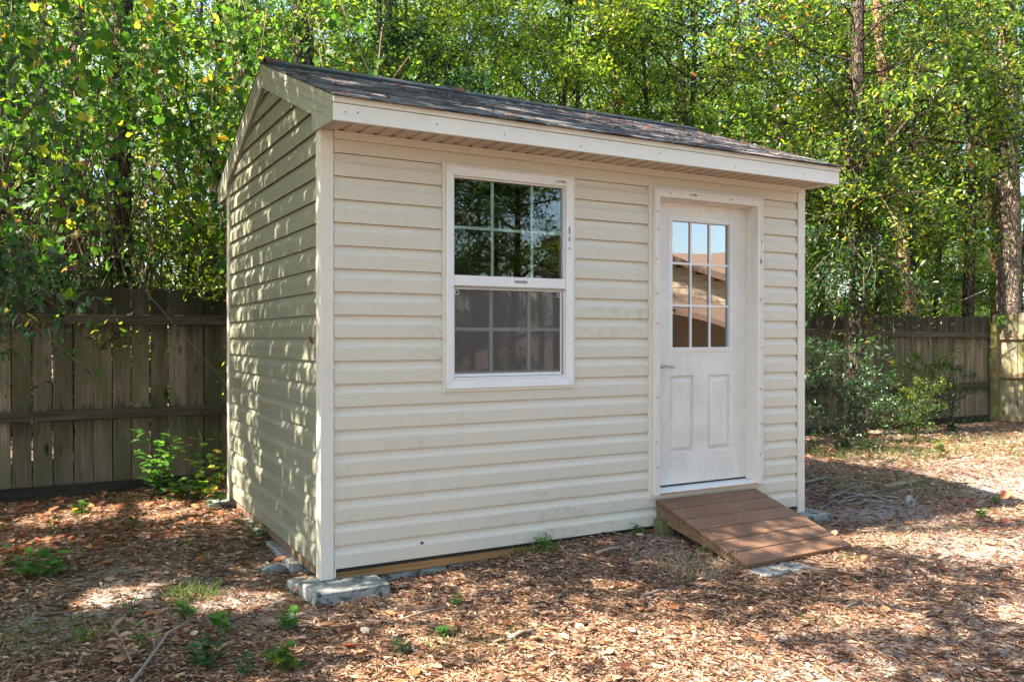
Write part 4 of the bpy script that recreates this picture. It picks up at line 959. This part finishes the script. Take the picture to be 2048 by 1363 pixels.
# tangled stems in the shade at left
tang = MB()
for i in range(340):
    x = r_.uniform(-2.8, 1.2); y = r_.uniform(4.6, 8.5); z = r_.uniform(-.1, 1.6); p = Vector((x, y, z)); d = Vector((r_.uniform(-.5, .5), r_.uniform(-.3, .3), 1)).normalized(); pts = [p]
    for j in range(6):
        d = (d + Vector((r_.uniform(-.35, .35), r_.uniform(-.35, .35), r_.uniform(-.25, .3)))).normalized(); pts.append(pts[-1] + d * r_.uniform(.3, .75))
    tang.tube(pts, r_.uniform(.004, .016), 4, False)
o = tang.obj('vine_stem_tangle', M['twig'], None); tag(o, 'tangle of bare climbing stems in the dark thicket behind the left fence', 'vine stems', kind='stuff')
dead = MB()
for i in range(130):
    x = r_.uniform(6, 18); y = r_.uniform(4.6, 9.5); p = Vector((x, y, r_.uniform(.8, 5.5))); d = Vector((r_.uniform(-1, 1), r_.uniform(-1, 1), r_.uniform(-.2, .8))).normalized(); pts = [p]
    for j in range(5):
        d = (d + Vector((r_.uniform(-.35, .35), r_.uniform(-.35, .35), r_.uniform(-.25, .3)))).normalized(); pts.append(pts[-1] + d * r_.uniform(.2, .5))
    dead.tube(pts, r_.uniform(.003, .010), 4, False)
o = dead.obj('dead_branch_tangle', M['twig_grey'], None); tag(o, 'bare dead twigs and lianas among the trees beyond the fence', 'dead twigs', kind='stuff')
# ------------------------------------------------------------------ leaf litter
cy_, sy_ = math.cos(R(29.24)), math.sin(R(29.24))
def in_shed(x, y, m=0.0): return (x > .03 - m) & (x < 3.70 + m) & (y > .03 - m) & (y < 2.56 + m)
def wedge(n, d0, d1, pw=1.0, ext=.70):
    u = rng.random(n); d = (d0 ** (1 - pw) + u * (d1 ** (1 - pw) - d0 ** (1 - pw))) ** (1 / (1 - pw)) if pw != 1 else d0 * (d1 / d0) ** u
    l = rng.uniform(-ext, ext, n) * d
    return -1.3433 + cy_ * l + sy_ * d, -4.5275 - sy_ * l + cy_ * d
def vnoise(x, y, s, k):
    r = np.random.default_rng(k); z = 0
    for q in range(5):
        a = r.uniform(0, 6.28); f = s * r.uniform(.6, 1.7); z = z + np.sin(f * (x * math.cos(a) + y * math.sin(a)) + r.uniform(0, 6.28))
    return z / 5
def litter(name, n, mat, lo, hi, wlo, whi, red, d0=2.8, d1=16, keepfn=None, zmax=.011, label=''):
    x, y = wedge(n, d0, d1, 1.25)
    k = ~in_shed(x, y) & (y < 3.9) & (x < 12.5) & ~((x > 2.30) & (x < 3.18) & (y > -.80) & (y < 0))
    pr = np.clip(.80 + .5 * vnoise(x, y, 2.2, 3), .15, 1) * (1 - .93 * sandy(x, y))
    if keepfn is not None: pr = pr * keepfn(x, y)
    k &= rng.random(n) < pr; x, y = x[k], y[k]; m = len(x)
    dist = np.hypot(x + 1.34, y + 4.53); L = rng.uniform(lo, hi, m) * np.clip(dist / 7, 1, 1.7)
    z = gz(x, y) + rng.random(m) * zmax + .002
    on_p = ((x > -.11) & (x < .32) & (y > -.225) & (y < .05)) | ((x > 2.25) & (x < 2.8) & (y < -.79) & (y > -1.09)) | ((x > 3.58) & (x < 3.92) & (y > -.13) & (y < .13))
    k2 = ~on_p; x, y, z, L, m = x[k2], y[k2], z[k2], L[k2], int(k2.sum())
    a = rng.uniform(0, 6.28, m); D = np.stack([np.cos(a), np.sin(a), rng.normal(0, .10, m)], 1); N = unit(rvec(m, .20) + np.array([0, 0, 1]))
    flip = rng.random(m) < .35; N[flip] *= -1; z[flip] += .12 * L[flip]
    T = np.clip(rng.random(m) + .10 * vnoise(x, y, 1.5, 8), 0, 1)
    V, F, TT = leaf_arrays(np.stack([x, y, z], 1), D, N, L, L * rng.uniform(wlo, whi, m), 'curl', T)
    o = bpy.data.objects.new(name, np_mesh(name, V, F, M[mat], TT)); link(o); tag(o, label, 'leaf litter', kind='stuff')
redzone = lambda x, y: np.clip((y - .9 + .35 * np.sin(x * 3)) / .8, 0.02, 1) * np.clip((1.2 - x) / 1.5, .10, 1) + .02
litter('fallen_oak_leaves', 140000, 'litter', .014, .044, .20, .42, 0, label='thin layer of small tan and brown fallen oak leaves covering the yard')
litter('fallen_broad_leaves', 12000, 'litter_red', .045, .09, .55, .85, 1, keepfn=redzone, zmax=.03, label='larger rust red fallen leaves lying between the rear fence and the shed')
litter('scattered_broad_leaves', 600, 'litter', .045, .07, .55, .8, 0, zmax=.03, d1=12, label='scattered larger pale fallen leaves on the yard')
# pine needles and mulch bits
def bits(name, n, mat, lo, hi, w, label, d1=12, dens=None, dry=True):
    x, y = wedge(n, 2.9, d1, 1.3); k = ~in_shed(x, y) & (y < 3.88) & (x < 12.5)
    if dens is not None: k &= rng.random(n) < dens(x, y)
    x, y = x[k], y[k]; m = len(x); a = rng.uniform(0, 6.28, m); D = np.stack([np.cos(a), np.sin(a), rng.normal(0, .1, m)], 1)
    L = rng.uniform(lo, hi, m); V, F, T = leaf_arrays(np.stack([x, y, gz(x, y) + .004 + rng.random(m) * .012], 1), D, unit(rvec(m, .2) + np.array([0, 0, 1])), L, w, 'diamond')
    o = bpy.data.objects.new(name, np_mesh(name, V, F, M[mat], T)); link(o); tag(o, label, 'plant debris', kind='stuff')
bits('pine_needles', 45000, 'litter', .03, .09, .0035, 'fine dry pine needles and mulch scattered over the yard')
bits('pale_chaff', 60000, 'litter', .006, .018, .007, 'small crumbs of bark and leaf fragments on the bare sandy soil')
# litter on the ramp and the roof
x = rng.uniform(2.32, 3.18, 90); v = rng.random(90) ** 1.0
P = np.array([tuple(bil((a - 2.3) / .9, b) + nrm * .003) for a, b in zip(x, v)]); m = len(P); a = rng.uniform(0, 6.28, m)
V, F, T = leaf_arrays(P, np.stack([np.cos(a), np.sin(a), 0 * a], 1), unit(rvec(m, .2) + np.array([0, -.2, 1])), rng.uniform(.006, .02, m), .008, 'diamond', rng.uniform(.5, 1, m))
o = bpy.data.objects.new('ramp_debris', np_mesh('ramp_debris', V, F, M['litter'], T)); link(o); tag(o, 'tiny dry leaf crumbs scattered on the brown ramp', 'plant debris', kind='stuff')
m = 520; x = rng.uniform(0, 3.72, m); d = 1.58 * rng.random(m) ** .7; y = RIDGE - d; kk = vnoise(x, d, 4, 5) > -.25; x, d, y = x[kk], d[kk], y[kk]; m = len(x); a = rng.uniform(0, 6.28, m)
z = zt0 - RS * d + .016; D = np.stack([np.cos(a), np.sin(a) * math.cos(TH), np.sin(a) * math.sin(TH)], 1)
V, F, T = leaf_arrays(np.stack([x, y, z], 1), D, unit(rvec(m, .15) + np.array([0, -.36, .93])), rng.uniform(.02, .07, m), rng.uniform(.002, .009, m), 'diamond', rng.uniform(.1, .9, m))
o = bpy.data.objects.new('roof_needles', np_mesh('roof_needles', V, F, M['litter_red'], T)); link(o); tag(o, 'rusty pine needles and bits lying in patches on the shed roof', 'plant debris', kind='stuff')
# ------------------------------------------------------------------ grass and seedlings
def grass(name, cx, cy, r, n, h, label, mat='grass', w=.004):
    a = rng.uniform(0, 6.28, n); q = r * np.sqrt(rng.random(n)); x = cx + q * np.cos(a); y = cy + q * np.sin(a) * .8; k = ~in_shed(x, y, .0); x, y = x[k], y[k]; n = len(x)
    D = unit(np.stack([rng.normal(0, .6, n), rng.normal(0, .6, n), rng.uniform(.3, 1, n)], 1)); N = unit(rvec(n) + np.array([0, 0, .3]))
    L = h * rng.uniform(.5, 1.2, n); V, F, T = leaf_arrays(np.stack([x, y, gz(x, y) - .004], 1), D, N, L, w, 'blade')
    o = bpy.data.objects.new(name, np_mesh(name, V, F, M[mat], T)); link(o); tag(o, label, 'grass', kind='stuff')
grass('grass_tuft', -.62, .30, .16, 260, .11, 'bright green grass tuft on bare sand left of the near corner')
grass('grass_tuft', 1.36, -.02, .16, 240, .10, 'green weedy tuft growing against the front base of the shed')
grass('grass_tuft', .42, -1.02, .26, 420, .05, 'thin low grass patch in the middle foreground')
grass('grass_tuft', -1.30, -.12, .34, 500, .07, 'sparse grass at the left edge of the foreground')
grass('dry_grass', 2.05, -.72, .25, 420, .09, 'pale dry grass clump left of the ramp foot', 'straw', .003)
grass('dry_grass', 3.95, -.9, .5, 800, .06, 'straw coloured dry grass in the sunny patch right of the ramp', 'straw', .003)
grass('grass_tuft', 5.6, .6, .8, 700, .12, 'thin green grass among the leaves beyond the ramp')
grass('grass_tuft', 7.3, 2.1, .9, 900, .15, 'green grassy weeds at the foot of the shrubs right of the shed')
grass('grass_tuft', 9.2, 2.0, 1.4, 700, .12, 'low green weeds in front of the right fence', w=.008)
grass('grass_tuft', -.05, .18, .13, 50, .05, 'few grass blades beside the near corner block')
for q in range(26):
    x, y = wedge(1, 3.4, 9, 1.2); x, y = float(x[0]), float(y[0])
    if not (-.2 < x < 3.9 and -.15 < y < 2.8): grass('grass_tuft', x, y, .06, 26, .055, 'tiny grass sprout poking through the fallen leaves')
bpy.context.view_layer.update()
for o in S.objects:
    if o.get('label') == 'tiny grass sprout poking through the fallen leaves': o['group'] = 'grass sprouts in the leaf litter'
def seedling(name, x, y, stems, L, label, mat='leaf_plant', kind='oval', wr=.45, per=8, cat='plant', hgt=.3, lean=(0, 0), sp=.02):
    t = empty(name, (0, 0, 0), label=label, cat=cat); z = float(gz(x, y)); r = random.Random(int(abs(x * 1000 + y * 77)))
    for i in range(stems):
        a = r.uniform(0, 6.28); h = hgt * r.uniform(.6, 1.05); s = .35 * h; p = [Vector((x, y, z))]
        e = Vector((x + s * math.cos(a) + lean[0] * h, y + s * math.sin(a) + lean[1] * h, z + h))
        for j in range(1, 4): p.append(p[0].lerp(e, j / 3) + Vector((r.uniform(-1, 1), r.uniform(-1, 1), 0)) * .03 * h)
        MB().tube(p, [.004, .003, .0025, .0015], 5).obj('stem', M['stem'], t, smooth=True)
        for q in range(per):
            f = .3 + .7 * (q + .5) / per; B = p[0].lerp(e, f) + Vector((r.uniform(-1, 1), r.uniform(-1, 1), r.uniform(-1, 1))) * sp * .5; an = q * 2.4 + r.uniform(-.4, .4)
            D = np.array([[math.cos(an), math.sin(an), r.uniform(-.2, .6)]]); N = np.array([[r.uniform(-.3, .3), r.uniform(-.5, .1), 1]]); N = unit(N)
            l = L * r.uniform(.75, 1.15); V, F, T = leaf_arrays(np.zeros((1, 3)), D, N, l, l * wr, kind, np.array([r.random()]))
            o = bpy.data.objects.new('leaf', np_mesh('leaf', V, F, M[mat], T)); o.location = B; link(o, t)
    return t
seedling('broadleaf_sapling', -.50, 3.30, 6, .115, 'young broad leafed sapling in front of the rear fence left of the shed', per=13, hgt=.58, sp=.05)
seedling('broadleaf_sapling', -.44, 3.26, 3, .10, 'darker lower leaves clustered at the foot of the young sapling', mat='leaf_dark', per=9, hgt=.22)
for (x, y, st, lb, h, mt) in ((.04, 2.80, 6, 'lime green vine shoots climbing at the rear left corner of the shed', .62, 'leaf_vine'), (-.12, 3.0, 4, 'heart leafed vine trailing on the leaves behind the shed corner', .20, 'leaf_vine'), (-.28, 3.08, 3, 'heart leafed vine trailing next to the sapling', .16, 'leaf_vine'),
                       (-.06, 2.42, 2, 'leggy vine seedling standing against the rear of the side wall', .30, 'leaf_vine')):
    seedling('vine_seedling', x, y, st, .075, lb, mat=mt, kind='grape', wr=.9, per=8, hgt=h, sp=.10, cat='vine', lean=(-.5, -.1))
seedling('clover_patch', -1.40, 1.05, 9, .055, 'low bright green leafy weed patch at the left edge of the yard', kind='oval', wr=.8, per=7, hgt=.14, sp=.12)
seedling('clover_patch', -1.27, 1.00, 7, .05, 'right half of the bright weed patch at the left edge', kind='oval', wr=.8, per=7, hgt=.11, sp=.12)
seedling('seedling', -.14, 1.18, 2, .045, 'thin stemmed seedling beside the side wall of the shed', per=6, hgt=.20)
seedling('seedling', -.02, 1.32, 3, .05, 'small fresh sprout touching the side wall of the shed', per=6, hgt=.09)
seedling('seedling', -.72, -.12, 3, .055, 'three leaved vine seedling in the left foreground', kind='grape', wr=.9, per=3, hgt=.16, mat='leaf_plant')
seedling('seedling', -.60, -.42, 3, .055, 'lower vine seedling with dangling leaves in the left foreground', kind='grape', wr=.9, per=4, hgt=.14)
seedling('seedling', -.33, -.55, 3, .05, 'small green seedling between the vine seedlings and the shed', kind='grape', wr=.9, per=4, hgt=.10)
seedling('seedling', -.72, -.80, 7, .06, 'dark green spreading weed at the bottom left', mat='leaf_dark', per=8, hgt=.13, sp=.10)
seedling('seedling', -.95, -.50, 3, .04, 'slim upright weed behind the fallen twig', per=6, hgt=.12)
for q, (x, y) in enumerate(((-1.18, -.25), (-.60, -.95), (-.45, -1.0), (-.95, .05), (.05, -1.05), (-1.05, 2.9), (-1.25, 2.2), (-.75, 2.05), (5.2, 1.35), (6.1, 1.6), (6.9, 1.75), (7.6, 1.5), (6.5, 2.3), (5.6, 2.3), (5.2, 2.5))):
    sp_ = seedling('weed', x, y, 3 + q % 3, .035 + .008 * (q % 3), 'small green weed scattered among the fallen leaves', mat=('leaf_plant', 'leaf_dark', 'leaf_vine')[q % 3], kind=('oval', 'oval', 'grape')[q % 3], wr=(.5, .35, .9)[q % 3], per=5, hgt=.06 + .03 * (q % 4) + (.12 if q > 10 else 0), sp=.05)
    sp_['group'] = 'small weeds among the fallen leaves'
seedling('seedling', 1.37, -.06, 7, .045, 'narrow leafed weed in the tuft at the front base', per=8, hgt=.12, wr=.25)
seedling('seedling', 2.12, -.06, 4, .04, 'little weed by the block at the upper end of the ramp', per=5, hgt=.10)
seedling('seedling', 2.28, -.50, 2, .035, 'tiny leaf sprout against the ramp side', per=4, hgt=.05)
seedling('seedling', .55, -.55, 3, .04, 'tiny sprout in the leaves in front of the shed', per=4, hgt=.05)
seedling('seedling', .30, -.95, 4, .04, 'small broad leafed sprout in the thin grass patch', per=5, hgt=.06)
seedling('seedling', 4.95, -.62, 4, .05, 'little green weed beside the sunny straw patch', per=6, hgt=.07)
seedling('seedling', 5.6, -.35, 4, .06, 'weed next to the red brown leaf at right', per=5, hgt=.08)
seedling('seedling', 12.42, 3.62, 6, .09, 'leafy sprig growing over the top of the corner post', per=6, hgt=.25)
for o in [o for o in S.objects if o.get('label') == 'leafy sprig growing over the top of the corner post']: o.location.z = 1.48
# ------------------------------------------------------------------ twigs, stick pile, stones
def stick(name, pts, r, label, mat='twig_grey', group=None, cat='stick'):
    P = [Vector((x, y, float(gz(x, y)) + z)) for x, y, z in pts]; o = MB().tube(P, [r * (1 - .4 * i / (len(P) - 1)) for i in range(len(P))], 6).obj(name, M[mat], None, smooth=True)
    return tag(o, label, cat, group)
r_ = random.Random(9)
for i in range(46):
    cx, cy = 4.95 + r_.gauss(0, .42), .42 + r_.gauss(0, .20); a = r_.uniform(-.5, .5) + (0.35 if i % 3 else 1.8); l = r_.uniform(.15, .55); dx, dy = math.cos(a) * l / 2, math.sin(a) * l / 2
    stick('stick', [(cx - dx, cy - dy, r_.uniform(.01, .05)), (cx + r_.uniform(-.03, .03), cy + r_.uniform(-.03, .03), r_.uniform(.01, .06)), (cx + dx, cy + dy, r_.uniform(.01, .05))], r_.uniform(.003, .010), 'grey dead stick in the low brush pile right of the shed', 'twig' if i % 2 else 'twig_grey', group='sticks of the brush pile')
stick('long_branch', [(3.95, 1.0, .03), (4.5, .95, .04), (5.3, 1.1, .03)], .022, 'longest pale branch lying behind the brush pile')
o = MB().box(-.30, -.035, 0, .30, .035, .05).obj('split_log', M['rail_pale'], None, (5.62, .55, float(gz(5.6, .55)) - .005), bevel=.012, rot=(0, .03, R(12))); tag(o, 'pale split board lying behind the brush pile', 'board')
stick('fallen_twig', [(-1.07, -.95, .01), (-.98, -.78, .04), (-.90, -.62, .06), (-.84, -.50, .08), (-.72, -.40, .09)], .009, 'curved grey fallen twig in the bottom left corner', cat='twig')
tw = empty('leafy_twig', (0, 0, 0), label='fallen oak twig carrying dry tan leaves at the bottom left', cat='twig')
for k_ in range(4):
    a = Vector((-1.0 + .05 * k_, -.62 + .06 * k_, float(gz(-1, -.6)) + .02)); e = a + Vector((r_.uniform(-.18, .12), r_.uniform(-.05, .15), r_.uniform(.04, .16)))
    MB().tube([a, a.lerp(e, .5) + Vector((0, 0, .02)), e], [.005, .003, .002], 5).obj('stem', M['twig_grey'], tw)
    for q in range(9):
        an = q * 2.4; D = np.array([[math.cos(an), math.sin(an), r_.uniform(0, .8)]]); l = r_.uniform(.04, .068)
        V, F, T = leaf_arrays(np.zeros((1, 3)), D, unit(np.array([[r_.uniform(-.5, .5), -.4, 1.0]])), l, l * .38, 'oval', np.array([r_.uniform(.3, .6)]))
        o = bpy.data.objects.new('dry_leaf', np_mesh('dry_leaf', V, F, M['litter'], T)); o.location = a.lerp(e, .3 + .7 * q / 9); link(o, tw)
for i, (x, y, a, l, lb) in enumerate(((1.55, -.95, .1, .24, 'pale straight twig lying left of the ramp foot'), (.62, -1.12, .15, .16, 'short split bark piece in the front foreground'), (.85, -1.15, .5, .14, 'dark curved twig in the front foreground'), (1.72, -.28, .1, .22, 'flaky grey bark piece near the front base of the shed'), (2.95, -.96, .4, .15, 'pale bone coloured twig at the ramp edge'),
        (3.15, -1.72, .4, .12, 'thin twig on the leaves at lower right'), (2.3, -1.6, .0, .12, 'short grey twig below the ramp paver'), (3.9, -1.85, .9, .3, 'dark long twig near the right edge'), (2.6, -2.25, .0, .2, 'straight pale twig on the sand at lower right'), (.35, -.62, .2, .3, 'thin long twig lying before the near corner'))):
    stick('twig', [(x - math.cos(a) * l / 2, y - math.sin(a) * l / 2, .012), (x, y, .022), (x + math.cos(a) * l / 2, y + math.sin(a) * l / 2, .012)], .006 if i not in (1, 3) else .013, lb, 'twig_grey' if i % 3 != 2 else 'twig', cat='twig')
def stone(x, y, s, label, mat='concrete', seed=0):
    bm = bmesh.new(); bmesh.ops.create_icosphere(bm, subdivisions=2, radius=1); r = random.Random(seed)
    pl = [(Vector((r.uniform(-1, 1), r.uniform(-1, 1), r.uniform(-1, 1))).normalized(), r.uniform(.55, .85)) for _ in range(9)]
    for v in bm.verts:
        for n, d in pl:
            q = v.co.dot(n)
            if q > d: v.co -= n * (q - d)
        v.co = Vector((v.co.x * s[0], v.co.y * s[1], v.co.z * s[2]))
    me = bpy.data.meshes.new('stone'); bm.to_mesh(me); bm.free(); me.materials.append(M[mat]); o = bpy.data.objects.new('stone', me); o.location = (x, y, float(gz(x, y)) + s[2] * .45); link(o); tag(o, label, 'stone')
M['bluestone'] = m_simple('blue_grey_stone', (.30, .36, .36), .85, .2, 30, .4)
stone(4.85, -.10, (.055, .05, .075), 'upright pale grey stone right of the shed', seed=3)
stone(-.10, .60, (.085, .06, .035), 'blue grey stone by the side wall near the corner', 'bluestone', 4)
stone(-.55, 1.5, (.03, .03, .015), 'small pebble on the leaves beside the shed', 'concrete', 6)
def single(name, loc, D, N, L, wr, mat, t, label, cat='leaf', kind='curl'):
    V, F, T = leaf_arrays(np.zeros((1, 3)), np.array([D], float), unit(np.array([N], float)), L, L * wr, kind, np.array([t])); o = bpy.data.objects.new(name, np_mesh(name, V, F, M[mat], T)); o.location = loc; link(o); tag(o, label, cat)
single('dry_leaf', (-.012, .09, 1.285), (-.3, .2, .9), (-1, -.3, .2), .055, .7, 'litter_red', .1, 'curled dark red leaf caught on the shed corner at mid height')
single('dry_leaf', (-.14, .56, -.02), (.9, -.3, .25), (0, -.3, 1), .10, .8, 'litter_red', .5, 'rust red leaf lying on the blue grey stone')
single('dry_leaf', (5.55, -.42, .0), (.8, -.3, .4), (0, -.4, 1), .12, .8, 'litter_red', .95, 'large dark red leaf at the right')
single('dry_leaf', (2.75, -.10, .218), (.9, -.3, .1), (0, -.3, 1), .05, .7, 'litter_red', .6, 'orange leaf on the top board of the ramp')
single('dry_leaf', (3.33, -.60, -.01), (.9, .3, .2), (0, -.3, 1), .07, .7, 'litter', .35, 'big tan leaf next to the right edge of the ramp')
# ------------------------------------------------------------------ behind the camera: house and trees the window and door reflect
def m_lap():
    n = NT('house_siding'); p = n.pos(); z = n.z(p)[2]
    c = n.mix(n.noise(n.scale(p, (1, 1, 6)), 2, 3), (.66, .56, .43), (.57, .48, .36)); n.bsdf(c, .7, .2); return n.m
def m_roof2():
    n = NT('brown_roofing'); p = n.pos(); c = n.mix(n.noise(n.scale(p, (6, 6, 14)), 1, 5, .7), (.30, .21, .16), (.15, .11, .09)); n.bsdf(c, .9, .1); return n.m
M['house'] = m_lap(); M['roof2'] = m_roof2()
hs_ = empty('neighbouring_house', (13.3, -11.6, -.1), rz=math.atan2(.665, .747), label='tan sided house with brown shingle roofs reflected in the shed door glass', cat='house')
# local: x along the facade (falls to +x), -y away from the shed ... +y faces the shed
def hp(name, mat, A, B): return MB().prism(A, B).obj(name, M[mat], hs_)
zr = lambda e, off=0: 3.02 - .36 * e + off
A = [(-3.8, 0, 0), (2.0, 0, 0), (2.0, 0, zr(2.0, -.05)), (-3, 0, zr(-3, -.05)), (-3.8, 0, zr(-2.2, -.05))]
hp('gable_wall', 'house', A, [(a, -6, c) for a, b, c in A])
for i in range(22):
    z = .15 + i * .18; xe = min(2.0, (3.0 - z) / .36 - .1)
    if xe > -3: MB().box(-3.78, .001, z, xe, .016, z + .165).obj('siding_board', M['house'], hs_)
A = [(2.5, .35, zr(2.5)), (-3, .35, zr(-3)), (-3, .35, zr(-3) + .18), (2.5, .35, zr(2.5) + .18)]; hp('gable_roof', 'roof2', A, [(a, -6.3, c) for a, b, c in A])
A = [(-4.1, .35, zr(-1.9)), (-3.002, .35, zr(-3)), (-3.002, .35, zr(-3) + .18), (-4.1, .35, zr(-1.9) + .18)]; hp('gable_roof', 'roof2', A, [(a, -6.3, c) for a, b, c in A])
A = [(3, -1.0, 2.3), (3, -6.0, 4.55), (3, -11, 2.3), (3, -11, 2.1), (3, -1.0, 2.1)]; 
A = [(-3.6, -.8, 2.5), (-3.6, -6.0, 4.15), (-3.6, -11, 2.5), (-3.6, -11, 2.3), (-3.6, -.8, 2.3)]; hp('main_roof', 'roof2', A, [(7, b, c) for a, b, c in A])
hp('main_wall', 'house', [(-3.4, -1.3, 0), (-3.4, -10.6, 0), (-3.4, -10.6, 2.3), (-3.4, -1.3, 2.3)], [(6.6, -1.3, 0), (6.6, -10.6, 0), (6.6, -10.6, 2.3), (6.6, -1.3, 2.3)])
zl = lambda e: 2.22 - .30 * e
A = [(-4, 2.2, zl(-4) - .45), (-4, .06, zl(-4)), (-4, .06, zl(-4) - .12), (-4, 2.2, zl(-4) - .57)]
B = [(4, 2.2, zl(3) - .45), (4, .06, zl(3)), (4, .06, zl(3) - .12), (4, 2.2, zl(3) - .57)]; hp('porch_roof', 'roof2', A, B)
for e in (-3.8, -1.2, 1.4, 3.8): MB().box(e - .06, 2.0, 0, e + .06, 2.12, zl(e) - .52).obj('porch_post', M['stud'], hs_)
for (x, y, s, t, lb) in ((6.0, -8.5, .78, TA, 'leafy tree behind the camera, reflected at the upper right of the shed window'), (7.7, -12.2, 1.0, TB, 'pale tree behind the camera left of the neighbouring house'), (5.0, -8.2, .62, TC, 'smaller dark tree behind the camera, reflected at the right of the shed window'), (3.0, -7.6, .55, TC, 'small dark tree behind the camera, reflected low in the shed window'), (3.9, -9.5, .95, TC, 'dark tree behind the camera, reflected in the middle of the shed window'), (1.2, -10.5, .9, TA, 'oak behind the camera, reflected at the left of the shed window'), (6.4, -12.6, .85, TA, 'oak behind the camera beside the neighbouring house'), (-2.5, -11.5, .9, TB, 'pale green tree behind the camera to the left'), (4.6, -13.8, .95, TB, 'tree behind the dark reflected tree')):
    place_tree('reflected_tree', t[0], t[1], (x, y), rs.uniform(0, 6.28), s, label=lb, cat='tree')
print('TRIS', sum(len(o.data.loop_triangles) or len(o.data.polygons) for o in S.objects if o.type == 'MESH'), 'OBJ', len(S.objects))
